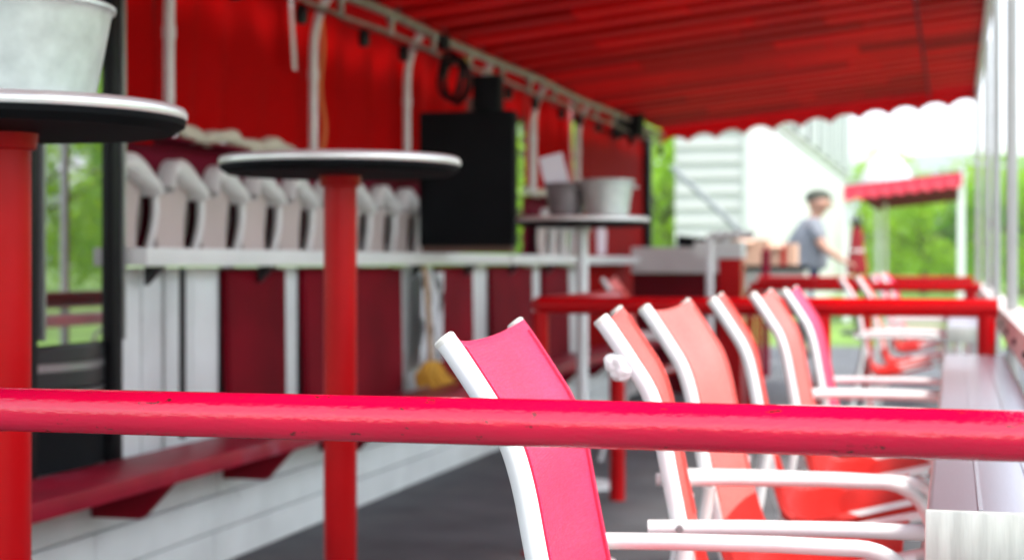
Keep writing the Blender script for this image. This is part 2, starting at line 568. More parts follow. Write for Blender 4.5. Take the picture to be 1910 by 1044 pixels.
M_seat = sling_mat('red_orange_lit_seat', (0.62, 0.018, 0.012), (0.9, 0.05, 0.01))  # same cloth as the backs; light coming through it is put into this colour
chairs = [
    # near tube x, y at arm height, rotation, label, sling material
    (-0.425, 1.69, 5.7, 'rose pink sling chair nearest the camera, behind the front rail', M_slA),
    (-0.392, 2.345, 8.8, 'narrow-looking coral chair with a white rag on its frame, second from the camera', M_slB),
    (-0.440, 2.935, 0.0, 'wide salmon sling chair, third from the camera along the ledge', M_slD),
    (-0.414, 3.62, 6.0, 'coral sling chair, fourth from the camera along the ledge', M_slB),
    (-0.402, 4.26, 1.0, 'salmon sling chair, fifth from the camera, beside the hot pink one', M_slD),
    (-0.383, 4.88, 1.5, 'hot pink sling chair, last before the second red railing', M_slC),
    (-0.46, 8.55, 3.0, 'small coral chair just behind the second red railing', M_slB),
    (-0.42, 9.28, 1.0, 'small salmon chair next in front of the third red railing', M_slD),
    (-0.42, 10.9, 0.0, 'distant pink chair first behind the third red railing', M_slA),
    (-0.40, 11.7, 2.0, 'distant pink chair second behind the third red railing', M_slD),
    (-0.42, 12.5, -2.0, 'distant pink chair farthest along the ledge', M_slA),
    (-1.62, 8.15, 4.0, 'pale pink chair standing apart near the white bent pipe', M_slD),
]
chair0 = None
protos = {}
for x, y, a, lab, m in chairs:
    if m.name in protos:
        t = copy_tree(protos[m.name])
        t['label'] = lab
    else:
        t = make_chair(lab, m, M_seat)
        protos[m.name] = t
    ca, sa = math.cos(R(a)), math.sin(R(a))
    # near tube local y = -W/2
    t.location = (x - sa * W / 2, y + ca * W / 2, 0)
    t.rotation_euler = (0, 0, R(a))

# crumpled white rag on the second chair's frame
bm = B()
bmesh.ops.create_icosphere(bm, subdivisions=4, radius=1)
for v in bm.verts:
    d = 1 + 0.3 * mnoise.noise(v.co * 1.3 + Vector((3, 1, 2))) + 0.16 * mnoise.noise(v.co * 3.5)
    v.co = Vector((v.co.x * 0.019 * d, v.co.y * 0.017 * d, v.co.z * 0.022 * d))
tag(autosmooth(obj('white_rag', bm, mat('rag_cloth', (0.72, 0.70, 0.68), 0.8, var=0.12, vscale=30, bump=0.3), loc=(-0.468, 2.335, 0.850)), 50),
    'crumpled white rag stuck to the back frame of the second chair', 'rag')

# ------------------------------------------------------------------ aluminium ledges on the right
def ledge(label, y0, y1):
    t = thing('aluminium_ledge', label, 'ledge', (0.06, y0, 0), group='aluminium plank ledges in front of the chairs')
    bm = B(); box(bm, -0.092, 0.094, 0.004, y1 - y0, 0.641, 0.710, 0.008, 3)
    autosmooth(obj('plank', bm, M_alu, t))
    bm = B(); box(bm, -0.0935, 0.0955, -0.004, 0.003, 0.639, 0.7115, 0.0035, 2)
    autosmooth(obj('end_cap', bm, M_aluend, t))
    for yy in (0.35, y1 - y0 - 0.35):
        bm = B(); box(bm, 0.02, 0.06, yy, yy + 0.04, 0.0, 0.6405, 0.004)
        obj('leg', bm, M_pole, t)
    for xx in (-0.03, 0.035):
        bm = B(); box(bm, xx - 0.0025, xx + 0.0025, 0.006, y1 - y0 - 0.01, 0.7095, 0.7125)
        obj('ridge', bm, M_alu, t)
    return t
ledge('brushed aluminium plank ledge with pale end cap nearest the camera', 1.985, 5.38)
ledge('aluminium plank ledge beyond the second red railing', 7.62, 9.9)
ledge('distant aluminium plank ledge beyond the third red railing', 10.5, 13.6)

t = thing('side_beam', 'pale bolted beam running behind the aluminium ledges at the right', 'beam', (0.21, 1.0, 0))
bm = B(); box(bm, -0.045, 0.045, 0, 13.0, 0.735, 0.825, 0.006)
autosmooth(obj('beam', bm, mat('pale_beam_paint', (0.62, 0.55, 0.52), 0.4, var=0.15, vscale=5), t))
for k in range(17):
    bm = B(); lathe(bm, [(0, 0.008), (0.008, 0.008), (0.011, 0.0), (0, 0)], 10)
    for v in bm.verts: v.co = Vector((-0.045 - v.co.z, v.co.x + 1.0 + 0.7 * k, v.co.y + 0.78))
    obj('bolt', bm, M_black, t)

# ------------------------------------------------------------------ awning roof with posts
def roof_z(x): return 2.10 + (x + 2.35) * 0.110
RX0, RX1, RY0, RY1 = -2.36, 0.17, 0.60, 13.5
t = thing('awning_roof', 'big red ribbed awning roof sloping over the chairs', 'awning', (-1.1, 8.7, 0))
def pan(x0, x1, y0, y1, dz, lip, m, nm):
    bm = B()
    pr = [(y0, lip), (y0, 0), (y1, 0), (y1, lip)] if lip else [(y0, 0), (y1, 0)]
    nx = 4
    Gd = [[(x0 + (x1 - x0) * k / nx + 1.1, p[0] - 8.7, roof_z(x0 + (x1 - x0) * k / nx) + dz + p[1]) for p in pr] for k in range(nx + 1)]
    sheet(bm, Gd, 0.003)
    return obj(nm, bm, m, t)
PITCH = 0.33
i = 0
y = RY0
while y < RY1 - 0.2:
    off = 0.62 * (i % 3) + random.uniform(-.1, .1)
    cuts = [RX0] + [c for c in (RX0 + 0.55 + off, RX0 + 1.35 + off * 0.5) if c < -0.45] + [-0.19, RX1]
    for a, b_ in zip(cuts, cuts[1:]):
        pan(a + 0.003, b_ - 0.003, y, y + 0.19, random.uniform(0, .004), 0.055, M_redmetal, 'roof_panel')
    off = 0.5 * ((i + 1) % 3) + random.uniform(-.1, .1)
    cuts = [RX0] + [c for c in (RX0 + 0.75 + off, RX0 + 1.6 + off * 0.4) if c < -0.45] + [-0.19, RX1]
    for a, b_ in zip(cuts, cuts[1:]):
        pan(a + 0.003, b_ - 0.003, y + 0.185, y + 0.335, 0.058 + random.uniform(0, .004), 0, M_redgloss, 'roof_panel')
    y += PITCH
    i += 1
bm = B(); box(bm, -0.198 + 1.1, -0.184 + 1.1, RY0 - 8.7, RY1 - 8.7, roof_z(-0.19) - 0.03, roof_z(-0.19) - 0.004)
obj('purlin', bm, M_maroon, t)
bm = B(); box(bm, RX1 + 1.1 - 0.01, RX1 + 1.1 + 0.03, RY0 - 8.7, RY1 - 8.7, roof_z(RX1) - 0.02, roof_z(RX1) + 0.07)
obj('edge_trim', bm, M_pole, t)
# scalloped far valance
bm = B()
poly = []
ns = 11
wd = (RX1 + 0.02 - RX0) / ns
for s in range(ns):
    for k in range(9):
        u = k / 8
        x = RX0 + wd * (s + u)
        poly.append((x + 1.1, roof_z(x) - 0.07 - 0.055 * (1 - abs(math.sin(math.pi * (u))) ** 0.8)))
top = [(RX1 + 0.02 + 1.1, roof_z(RX1) + 0.06), (RX0 + 1.1, roof_z(RX0) + 0.06)]
V = []
for (x, z) in poly:
    V.append((x, z, roof_z(x - 1.1) + 0.06))
Gd = [[(x, RY1 - 8.7 + 0.01, z) for x, z, zt in V], [(x, RY1 - 8.7 + 0.01, zt) for x, z, zt in V]]
sheet(bm, Gd, 0.004)
obj('valance', bm, M_redmetal, t)

for k, (yy, lab) in enumerate(((6.32, 'nearest and widest-looking white awning post at the right edge'), (8.62, 'second white awning post from the camera at the right'),
                               (10.95, 'third white awning post from the camera at the right'), (13.45, 'farthest white post under the far corner of the red awning'),)):
    p = thing('awning_post', lab, 'post', (0.205 if k < 3 else 0.18, yy, 0), group='white posts along the right edge of the awning')
    bm = B(); box(bm, -0.020, 0.020, -0.02, 0.02, 0.008, roof_z(0.17) + 0.05, 0.006)
    autosmooth(obj('shaft', bm, M_post, p))
    bm = B(); box(bm, -0.06, 0.06, -0.06, 0.06, 0.0, 0.008)
    obj('base_plate', bm, M_white, p)

# ------------------------------------------------------------------ round bar tables
def bar_table(label, x, y, z, r, leg_r, leg_m, br=0.25):
    t = thing('bar_table', label, 'table', (x, y, 0), group='tall round bar tables')
    bm = B(); lathe(bm, [(0, z), (r - 0.012, z), (r - 0.004, z - 0.003), (r, z - 0.010), (r, z - 0.018), (r - 0.002, z - 0.0215), (r - 0.02, z - 0.022)], 72)
    tt = autosmooth(obj('table_top', bm, M_chrome, t), 50)
    bm = B(); lathe(bm, [(r - 0.002, z - 0.022), (r - 0.004, z - 0.032), (r - 0.022, z - 0.044), (0, z - 0.046)], 72)
    autosmooth(obj('underside', bm, M_blackm, tt), 30)
    bm = B(); tube(bm, [(0, 0, 0.02), (0, 0, z - 0.046)], leg_r, 28)
    autosmooth(obj('leg', bm, leg_m, t), 40)
    bm = B(); lathe(bm, [(leg_r + 0.001, z - 0.075), (leg_r + 0.008, z - 0.072), (leg_r + 0.012, z - 0.0465)], 32)
    autosmooth(obj('collar', bm, leg_m, t))
    bm = B(); lathe(bm, [(0, 0.028), (br * .8, 0.024), (br, 0.012), (br, 0), (0, 0)], 48)
    autosmooth(obj('base', bm, leg_m, t), 30)
    return t
bar_table('nearest tall round table with red leg and big galvanised tub on top', -1.531, 2.425, 1.262, 0.30, 0.043, M_red)
bar_table('empty tall round table with thick red leg in the middle', -1.475, 3.83, 1.262, 0.30, 0.041, M_red)
bar_table('farther tall round table with thin white leg and two buckets', -1.607, 7.17, 1.205, 0.30, 0.026, M_white, br=0.15)

def bucket(label, x, y, z, rb, rt, h, m, tilt=0, rz=0, ears=True, ridge=True, name='metal_bucket'):
    t = thing(name, label, 'bucket', (x, y, z), rz, group='galvanised buckets on the bar tables')
    t.rotation_euler = (0, tilt, rz)
    bm = B()
    n_ = 10
    prof = [(0, 0.004), (rb - 0.004, 0.004)] + [(rb + (rt - rb) * k / n_ - 0.003, 0.006 + (h - 0.01) * k / n_) for k in range(n_ + 1)]
    outp = [(rt - 0.003, h - 0.002), (rt + 0.001, h + 0.002), (rt + 0.005, h - 0.001), (rt + 0.005, h - 0.007), (rt, h - 0.01)]
    outp += [(rb + (rt - rb) * k / n_, h * k / n_) for k in range(n_ - 1, -1, -1)] + [(0, 0)]
    lathe(bm, prof + outp, 56)
    body = autosmooth(obj('tub', bm, m, t), 50)
    if ridge:
        bm = B(); lathe(bm, [(rb + (rt - rb) * .18, h * .18 - .004), (rb + (rt - rb) * .2 + .004, h * .2), (rb + (rt - rb) * .22, h * .22 + .004)], 56)
        autosmooth(obj('ridge', bm, m, body), 60)
    if ears:
        for s in (-1, 1):
            bm = B()
            tube(bm, [(s * (rt - .01 + 0.03 * math.sin(a)), 0.045 * math.cos(a), h * .80) for a in [math.pi * k / 10 for k in range(11)]], 0.005, 8)
            autosmooth(obj('handle', bm, m, t))
    return t
bucket('large galvanised tub on the nearest bar table at the left edge', -1.535, 2.42, 1.262, 0.150, 0.182, 0.166, M_galv, rz=1.1, ridge=False, ears=False)
bucket('light galvanised bucket standing on the white legged bar table', -1.50, 7.20, 1.205, 0.092, 0.118, 0.165, M_galv, rz=0.1)
bucket('dark bucket with a white card behind the light bucket', -1.70, 7.26, 1.205, 0.075, 0.10, 0.155, M_galvd, ears=False, rz=0.5)
bm = B(); box(bm, -0.055, 0.055, -0.002, 0.002, 0, 0.22)
o = obj('white_card', bm, M_paper, loc=(-1.715, 7.22, 1.275), rot=(R(-6), R(-14), R(8)))
tag(o, 'blank white card leaning out of the dark bucket', 'card')

# ------------------------------------------------------------------ the stall on the left
FX = -2.35                       # stall front
t = thing('stall_platform', 'low white boarded platform the drinks stall stands on', 'platform', (FX, 8.5, 0))
def L(x, y, z=0): return (x - FX, y - 8.5, z)
PY0, PY1 = 1.5, 13.6
zc = 0.004
hts = [0.115, 0.118, 0.120]
for r_, h in enumerate(hts):
    y = PY0 + (0.7 if r_ == 1 else 0.25 * r_)
    first = True
    yy = PY0
    while yy < PY1:
        le = (1.83 if not (first and r_ == 1) else 0.9) + random.uniform(-.15, .15)
        ye = min(PY1, yy + le)
        bm = B(); box(bm, -0.03 + random.uniform(-.002, .002), random.uniform(0, .005), yy + 0.003 - 8.5, ye - 0.003 - 8.5, zc, zc + h - 0.005, 0.004, 1)
        obj('board', bm, M_whitew, t)
        yy = ye
        first = False
    zc += h
bm = B(); box(bm, -2.4, -0.035, PY0 - 8.5, PY1 - 8.5, 0.0, 0.355)
obj('deck_core', bm, M_deck, t)
# knots on the boards
t2 = thing('front_step', 'red step ledge with triangular brackets along the stall platform', 'ledge', (FX, 8.5, 0))
bm = B(); box(bm, 0.01, 0.25, PY0 - 8.5, PY1 - 8.5, 0.383, 0.432, 0.006)
autosmooth(obj('step_board', bm, mat('step_red_paint', (0.28, 0.002, 0.020), 0.4, spec=0.25, var=0.2, vscale=5, dirt=(0.30, 0.06, 0.09), dscale=6, dlo=0.55, dhi=0.75), t2))
bm = B(); box(bm, -0.038, 0.008, PY0 - 8.5, PY1 - 8.5, 0.361, 0.396, 0.004)
obj('back_rail', bm, mat('grey_green_board', (0.40, 0.40, 0.36), 0.6, var=0.2), t2)
yb = 2.45
while yb < PY1:
    bm = B()
    prism(bm, [(0.006, 0.3825), (0.245, 0.3825), (0.155, 0.285), (0.006, 0.285)], 'y', yb - 8.5 - 0.02, yb - 8.5 + 0.02)
    obj('bracket', bm, M_maroonb, t2)
    yb += 0.86

# striped vertical boards under the counter
t = thing('striped_stall', 'red and white upright board front of the stall under the counter', 'stall', (FX, 8.5, 0))
def board(y0, y1, x, z0, z1, m, taper=0.0, lean=0.0, nm='board'):
    bm = B()
    prism(bm, [(y0 - 8.5, z0), (y1 - 8.5 - taper, z0), (y1 - 8.5, z1), (y0 - 8.5, z1)], 'x', x - 0.012, x + 0.012)
    for v in bm.verts:
        if v.co.z < (z0 + z1) / 2: v.co.x += lean
    return obj(nm, bm, m, t)
ST = [  # y0, y1, kind
    (4.50, 4.78, 'w'), (4.80, 5.20, 'w'), (5.21, 5.72, 'r'), (5.73, 5.90, 'w'), (5.91, 6.35, 'r'), (6.36, 7.06, 'r'), (7.08, 7.60, 'w'),
    (7.61, 8.20, 'r'), (8.21, 8.55, 'w'), (8.56, 9.45, 'r'), (9.46, 9.72, 'w'), (9.73, 10.4, 'r'), (10.41, 10.75, 'w')]
for y0, y1, k in ST:
    if k == 'w':
        n_ = max(1, round((y1 - y0) / 0.17))
        for q in range(n_):
            a, b_ = y0 + (y1 - y0) * q / n_, y0 + (y1 - y0) * (q + 1) / n_
            board(a + 0.003, b_ - 0.003, -0.11 + random.uniform(-.003, .003), 0.40, 0.985, M_whitew)
    else:
        board(y0, y1, -0.085, 0.40, 0.975, M_maroonb, 0.035, 0.02, 'panel')
board(4.50, 10.8, -0.15, 0.40, 0.985, M_deck, nm='backing')
bm = B(); tube(bm, [L(-2.38, 4.785, 0.44), L(-2.38, 4.785, 0.985)], 0.012, 8); obj('post', bm, M_grey, t)

# counter
t = thing('bar_counter', 'long white counter shelf along the front of the stall', 'counter', (-2.3, 8, 0))
for a, b_ in ((4.45, 8.63), (8.67, 12.6)):
    bm = B(); box(bm, -0.40, -0.03, a - 8, b_ - 8, 0.990, 1.046, 0.006)
    autosmooth(obj('counter_board', bm, M_counter, t))
for yy in [4.6 + 0.86 * k for k in range(8)]:
    bm = B(); prism(bm, [(-0.11, 0.989), (-0.05, 0.989), (-0.11, 0.93)], 'y', yy - 8 - 0.015, yy - 8 + 0.015)
    obj('bracket', bm, M_grey, t)

# arched screen standing on the counter
def arcade(label, y0, cnt, pitch, x=-2.46, zb=1.047, z1=1.405):
    t = thing('curved_back_screen', label, 'screen', (x, y0, 0), group='rows of curved white backs on the counter')
    rnd = random.Random(int(y0 * 10))
    outer, inner = [], []
    for k in range(17):
        a = k / 16
        u_ = 0.80 * a
        zo = 1.252 + 0.093 * math.sin(math.pi * min(1.0, a ** 0.62)) ** 0.75 - 0.012 * a
        th = 0.022 + 0.040 * math.sin(math.pi * a) ** 1.2
        outer.append((u_, zo)); inner.append((0.035 + u_ * 0.93, zo - th))
    bm = B(); box(bm, -0.155, -0.135, 0, pitch * cnt, zb, z1)
    obj('backing_board', bm, M_maroon, t)
    for k in range(cnt):
        a0 = pitch * k
        dz = rnd.uniform(-.006, .006); sk = rnd.uniform(-.02, .02)
        q = lambda p: (a0 + pitch * (p[0] + sk * (p[1] - zb) * 3 + 0.06), p[1] + dz)
        # white curved crest, rolled over towards the front
        bm = B()
        rows = []
        for f, xx in ((0, -0.045), (0, 0.0), (0.35, 0.012), (0.75, 0.010), (1, -0.004), (1, -0.06)):
            rows.append([(xx, q(o_)[0] + (q(i_)[0] - q(o_)[0]) * f, q(o_)[1] + (q(i_)[1] - q(o_)[1]) * f) for o_, i_ in zip(outer, inner)])
        sheet(bm, rows, 0.004)
        autosmooth(obj('crest', bm, M_white, t), 50)
        # pale panel below the crest
        bm = B()
        yl, yr = q((0.02, 1.2))[0], q((0.70, 1.2))[0]
        Gd = []
        for v in range(9):
            z = zb + (1.262 + dz - zb) * v / 8
            bend = -0.012 * math.sin(math.pi * v / 8)
            wob = -0.12 * pitch * (1 - v / 8) ** 1.6
            Gd.append([(-0.045 + bend, yl, z), (-0.040 + bend, (yl + yr) / 2, z), (-0.045 + bend, yr + wob, z)])
        sheet(bm, Gd, 0.012)
        autosmooth(obj('back_panel', bm, M_pale, t), 60)
        # dark curved strip standing for the gap's shadow, then a slim white upright with the same bend
        def bend_y(u_): return q((0.86, 1.2))[0] + pitch * (0.05 * math.sin(math.pi * min(1, u_ * 1.05)) - 0.13 * (1 - u_) ** 1.5)
        bm = B()
        Gd = []
        for v in range(11):
            u_ = v / 10
            z = zb + (1.246 + dz - zb) * u_
            Gd.append([(-0.075, bend_y(u_) - pitch * .22, z), (-0.075, bend_y(u_) - 0.02 * pitch, z)])
        sheet(bm, Gd, 0.010)
        obj('gap_shade', bm, M_gapshade, t)
        bm = B()
        tube(bm, [(-0.03, bend_y(v / 10), zb + (1.252 + dz - zb) * v / 10) for v in range(11)], 0.0125, 10)
        autosmooth(obj('upright', bm, M_white, t), 60)
        bm = B()
        tube(bm, [(-0.06, bend_y(v / 10) + pitch * 0.13, zb + (1.24 + dz - zb) * v / 10) for v in range(11)], 0.0115, 10)
        autosmooth(obj('upright', bm, M_counter, t), 60)
    bm = B(); box(bm, -0.16, -0.02, 0, pitch * cnt, z1, z1 + 0.012)
    obj('top_rail', bm, M_maroon, t)
    return t
arcade('long row of curved white backs on the counter left of the black cabinet', 4.50, 11, 0.335)
arcade('short row of small curved white backs on the counter right of the green gap', 9.95, 3, 0.30)

# dark red solid wall of the stall, right bay
t = thing('stall_wall', 'solid bright red wall panel at the far end of the stall', 'wall', (-2.5, 12.2, 0))
bm = B(); box(bm, -0.02, 0.0, 11.0 - 12.2, 13.45 - 12.2, 0.36, 2.06)
obj('panel', bm, mat('red_wall_paint', (0.30, 0.0006, 0.001), 0.7, spec=0.04, var=0.05, vscale=2, transl=0.2, tcol=(0.6, 0.0, 0.0)), t)
bm = B(); box(bm, -0.03, 0.06, 13.46 - 12.2, 13.56 - 12.2, 0.36, 2.08)
obj('corner_post', bm, M_black, t)
bm = B(); lathe(bm, [(0, 0), (0.13, 0.0), (0.16, 0.17), (0.10, 0.2), (0, 0.2)], 20)
for v in bm.verts: v.co = Vector((0.0025 + 0.012 * (v.co.x > 0), v.co.y + 11.75 - 12.2, v.co.z + 1.06))
obj('painted_cup_sign', bm, mat('sign_pink_white', (0.72, 0.60, 0.68), 0.5, var=0.08), t)

# unseen stall roof added to shade the stall, back posts
t = thing('added_shade_roof', 'unseen flat dark roof added to shade the drinks stall', 'roof', (-3.4, 7.5, 0))
bm = B(); box(bm, -1.2, 1.03, -6.0, 6.05, 2.19, 2.25)
obj('shade_slab', bm, M_maroon, t)
for yy in (-5.9, -2.0, 2.2, 5.9):
    bm = B(); box(bm, -1.15, -1.09, yy, yy + 0.06, 0.355, 2.19)
    obj('back_post', bm, M_pole, t)
# white poles of the stall front
PX = -2.44
for k, (yy, lab) in enumerate(((4.81, 'white stall pole beside the drinks cooler'), (6.04, 'white stall pole next to the orange strap'), (7.185, 'white stall pole left of the hanging cable coil'),
                               (8.37, 'white stall pole hidden mostly behind the black cabinet'), (9.545, 'thin white stall pole right of the green gap'), (10.746, 'far white stall pole at the edge of the red wall'))):
    p = thing('stall_pole', lab, 'pole', (PX, yy, 0.36 if k == 3 else 0.36), group='white poles along the stall front')
    bm = B()
    tube(bm, smooth_path([(0, 0, 1.058), (0, 0, 1.15), (0, 0, 1.35), (0.004, 0, 1.52), (0.03, -0.005, 1.62), (0.07, -0.01, 1.69)], 4), 0.0185, 14)
    autosmooth(obj('shaft', bm, M_pole, p))
    bm = B(); tube(bm, [(0, 0, 1.36), (0, 0, 1.40)], 0.0215, 12)
    autosmooth(obj('clamp', bm, M_pole, p), 40)

# curtains
def curtain(label, y0, y1, zb, zt=2.17, seed=0, x=-2.50):
    t = thing('curtain', label, 'curtain', (x, (y0 + y1) / 2, zb), group='red curtains hanging along the stall front')
    n_ = 80
    Gd = []
    for i in range(15):
        v = i / 14
        row = []
        for j in range(n_ + 1):
            u = j / n_
            y = y0 + (y1 - y0) * u - (y0 + y1) / 2
            yy = (y0 + (y1 - y0) * u)
            f = 0.012 * math.sin(yy * 21 + seed + 0.8 * math.sin(yy * 6)) + 0.012 * mnoise.noise(Vector((yy * 5, v * 1.2, seed)))
            bow = -0.03 * math.sin(math.pi * u) * (1 - v)
            hem = 0.02 * math.sin(math.pi * u * 1.3 + seed) * (1 - v)
            row.append((f * (0.6 + 0.4 * (1 - v)) + bow, y, (zt - zb) * v + hem))
        Gd.append(row)
    bm = B(); sheet(bm, Gd, 0.003)
    autosmooth(obj('cloth', bm, M_curtain, t), 70)
    return t
curtain('red curtain strip directly beside the drinks cooler', 4.44, 4.80, 1.40, seed=1.0)
c1 = curtain('wide red curtain with cream rolled hem left of the orange strap', 4.82, 6.04, 1.452, seed=2.2)
bm = B()
tube(bm, [(0.01 * math.sin(k * 1.3), -0.56 + 1.10 * k / 24, -0.015 + 0.012 * math.sin(k * 0.7)) for k in range(25)], [0.026 + 0.006 * math.sin(k * 1.7) for k in range(25)], 10)
autosmooth(obj('rolled_hem', bm, M_cream, c1))
bm = B(); sheet(bm, [[(0.04, 0.40 + 0.05 * k / 8 + dy, 0.62 - 0.33 * k / 8) for dy in (0, 0.035)] for k in range(9)], 0.003)
obj('tie_strap', bm, M_canopy, c1)
c2 = curtain('red curtain with an orange strap at its left edge', 6.045, 7.19, 1.452, seed=3.9)
bm = B(); sheet(bm, [[(0.03 + 0.01 * math.sin(k), -0.42 + dy + 0.01 * math.sin(k * 0.6), 0.65 * k / 12) for dy in (0, 0.04)] for k in range(13)], 0.003)
obj('orange_strap', bm, M_orange, c2)
bm = B()
tube(bm, [(0.0, -0.5 + 0.98 * k / 24, -0.02 + 0.006 * math.sin(k * 0.9)) for k in range(25)], 0.02, 10)
autosmooth(obj('rolled_hem', bm, M_cream, c2))
curtain('short red curtain behind the hanging cable coil', 7.195, 8.38, 1.45, seed=5.1)
curtain('short red curtain above the green gap', 8.385, 9.55, 1.88, seed=6.3)
c5 = curtain('red curtain behind the white card and buckets', 9.555, 10.77, 1.455, seed=7.7)
bm = B()
tube(bm, [(0.0, -0.56 + 1.1 * k / 24, -0.02 + 0.006 * math.sin(k * 0.9)) for k in range(25)], 0.026, 10)
autosmooth(obj('rolled_hem', bm, M_cream, c5))
bm = B(); sheet(bm, [[(0.05, 0.36 + 0.06 * k / 8 + dy, 0.60 - 0.55 * k / 8) for dy in (0, 0.07)] for k in range(9)], 0.003)
obj('tie_strap', bm, mat('pink_strap', (0.75, 0.30, 0.33), 0.6), c5)
curtain('red curtain top strip above the solid red wall', 10.78, 12.2, 2.0, seed=8.8, x=-2.46)

# overhead pipe
t = thing('overhead_pipe', 'long weathered grey pipe truss running under the awning edge', 'pipe', (-2.35, 8.5, 0))
bm = B()
tube(bm, [(0.004 * math.sin(k * 0.9), -5.0 + 10.0 * k / 50, 2.065 + 0.006 * math.sin(k * 0.5)) for k in range(51)], 0.0215, 14)
autosmooth(obj('upper_pipe', bm, M_pipe, t))
bm = B()
tube(bm, [(0.0, -5.0 + 10.0 * k / 50, 1.985 + 0.006 * math.sin(k * 0.8 + 1)) for k in range(51)], 0.009, 10)
autosmooth(obj('lower_pipe', bm, M_pipe, t))
for k in range(17):
    yy = -4.8 + 0.6 * k
    bm = B(); tube(bm, [(0, yy, 1.98), (0.004, yy, 2.02), (0, yy + 0.01, 2.065)], [0.017, 0.012, 0.028], 10)
    autosmooth(obj('clamp', bm, M_pipe, t), 50)

# string of black lamp sockets under the pipe
t = thing('string_light', 'string of small black lamp sockets hanging under the overhead pipe', 'string light', (-2.32, 8.5, 0))
bm = B()
sp = []
for k in range(121):
    y = -4.9 + 9.8 * k / 120
    sp.append((0.0, y, 1.965 - 0.022 * abs(math.sin(math.pi * (y + 4.9) / 0.58))))
tube(bm, sp, 0.0045, 6)
obj('cable', bm, M_black, t)
sock = None
for k in range(17):
    y = -4.61 + 0.58 * k + (0.08 if k % 3 == 1 else 0)
    if sock is None:
        bm = B(); lathe(bm, [(0, 0.0), (0.02, 0.004), (0.024, 0.03), (0.022, 0.06), (0.012, 0.075), (0, 0.078)], 14)
        sock = autosmooth(obj('socket', bm, M_black, t, loc=(0, y, 1.875)))
    else:
        c = sock.copy(); COL.objects.link(c); c.parent = t; c.location = (0, y, 1.875)

# coil of black cable
t = thing('cable_coil', 'coil of black cable with a brass plug hanging from the pipe', 'cable', (-2.27, 7.36, 1.875), R(58))
for q in range(5):
    bm = B()
    pts = []
    for k in range(36):
        a = 2 * math.pi * k / 36
        pts.append((0.012 * (q - 2) + 0.006 * math.sin(3 * a + q), (0.078 + 0.010 * math.sin(q * 2.1)) * math.cos(a) + 0.008 * math.sin(q), (0.098 + 0.012 * math.cos(q * 1.7)) * math.sin(a) - 0.01 * q * 0.5))
    tube(bm, pts, 0.009, 8, closed=True)
    autosmooth(obj('loop', bm, M_black, t))
bm = B(); tube(bm, [(0.02, -0.03, 0.07), (0.05, -0.05, 0.075)], 0.019, 12); autosmooth(obj('plug', bm, mat('brass', (0.55, 0.42, 0.12), 0.35, metal=0.7), t), 40)
bm = B(); tube(bm, [(-0.04, 0.02, 0.12), (-0.045, 0.02, 0.19)], 0.03, 10); obj('hook_strap', bm, M_black, t)

# black cabinet and speakers
t = thing('black_cabinet', 'big black cabinet with its flat back to the camera on the counter', 'cabinet', (-2.21, 7.42, 1.047))
bm = B(); box(bm, -0.235, 0.225, -0.04, 0.05, 0.03, 0.664, 0.008)
autosmooth(obj('shell', bm, M_blackm, t))
bm = B(); box(bm, -0.225, 0.215, -0.03, 0.04, 0.0, 0.03); obj('base', bm, mat('brown_base', (0.14, 0.07, 0.05), 0.6), t)
t = thing('loudspeaker', 'small black loudspeaker on top of the black cabinet', 'loudspeaker', (-2.115, 7.42, 1.7115), group='small black loudspeakers on the stall')
bm = B(); box(bm, -0.065, 0.062, -0.05, 0.05, 0.0, 0.165, 0.008); autosmooth(obj('case', bm, M_blackm, t))
t = thing('loudspeaker', 'black wedge loudspeaker at the far end of the overhead pipe', 'loudspeaker', (-2.36, 12.15, 1.95), group='small black loudspeakers on the stall')
t.scale = (1.2, 1.2, 1.2)
bm = B(); prism(bm, [(-0.10, 0), (0.075, 0), (0.09, 0.19), (-0.055, 0.19)], 'y', -0.08, 0.08); obj('case', bm, M_blackm, t)
bm = B(); tube(bm, [(0, 0, 0.19), (0, 0, 0.24)], 0.015, 8); obj('mount', bm, M_pipe, t)

# poster, broom and rag below the counter
bm = B()
sheet(bm, [[(0.010 * math.sin(u * 5 + v), -0.19 + 0.38 * u, -0.43 + 0.43 * v) for u in [k / 8 for k in range(9)]] for v in [k / 8 for k in range(9)]], 0.002)
def poster_mat():
    m = bpy.data.materials.new('poster_print')
    m.use_nodes = True
    N, Lk = m.node_tree.nodes, m.node_tree.links
    tc = N.new('ShaderNodeTexCoord'); v = N.new('ShaderNodeTexNoise')
    v.inputs['Scale'].default_value = 9; v.inputs['Detail'].default_value = 3
    Lk.new(tc.outputs['Object'], v.inputs[0])
    r = N.new('ShaderNodeValToRGB')
    r.color_ramp.elements[0].position = 0.38; r.color_ramp.elements[0].color = (0.03, 0.035, 0.035, 1)
    r.color_ramp.elements[1].position = 0.46; r.color_ramp.elements[1].color = (0.60, 0.62, 0.64, 1)
    Lk.new(v.outputs[0], r.inputs[0]); Lk.new(r.outputs[0], N['Principled BSDF'].inputs['Base Color'])
    N['Principled BSDF'].inputs['Roughness'].default_value = 0.5
    return m
o = obj('poster', bm, poster_mat(), loc=(-2.375, 7.37, 0.955))
tag(o, 'white poster with black blotchy print hanging under the counter', 'poster')
t = thing('broom', 'yellow headed broom leaning upside under the counter beside the poster', 'broom', (-2.28, 7.12, 0.435))
bm = B(); tube(bm, [(-0.03, 0.03, 0.09), (-0.045, 0.0, 0.5), (-0.05, -0.02, 0.545)], 0.012, 10); autosmooth(obj('handle', bm, M_wood, t))
bm = B()
for k in range(46):
    a = random.uniform(-.17, .19); b_ = random.uniform(-.03, .03)
    tube(bm, [(b_ * 0.4 - 0.03, a * 0.35 + 0.03, 0.11), (b_ - 0.03, a * 0.8, 0.06), (b_ * 1.4, a, 0.0 + random.uniform(0, .02))], 0.008, 5)
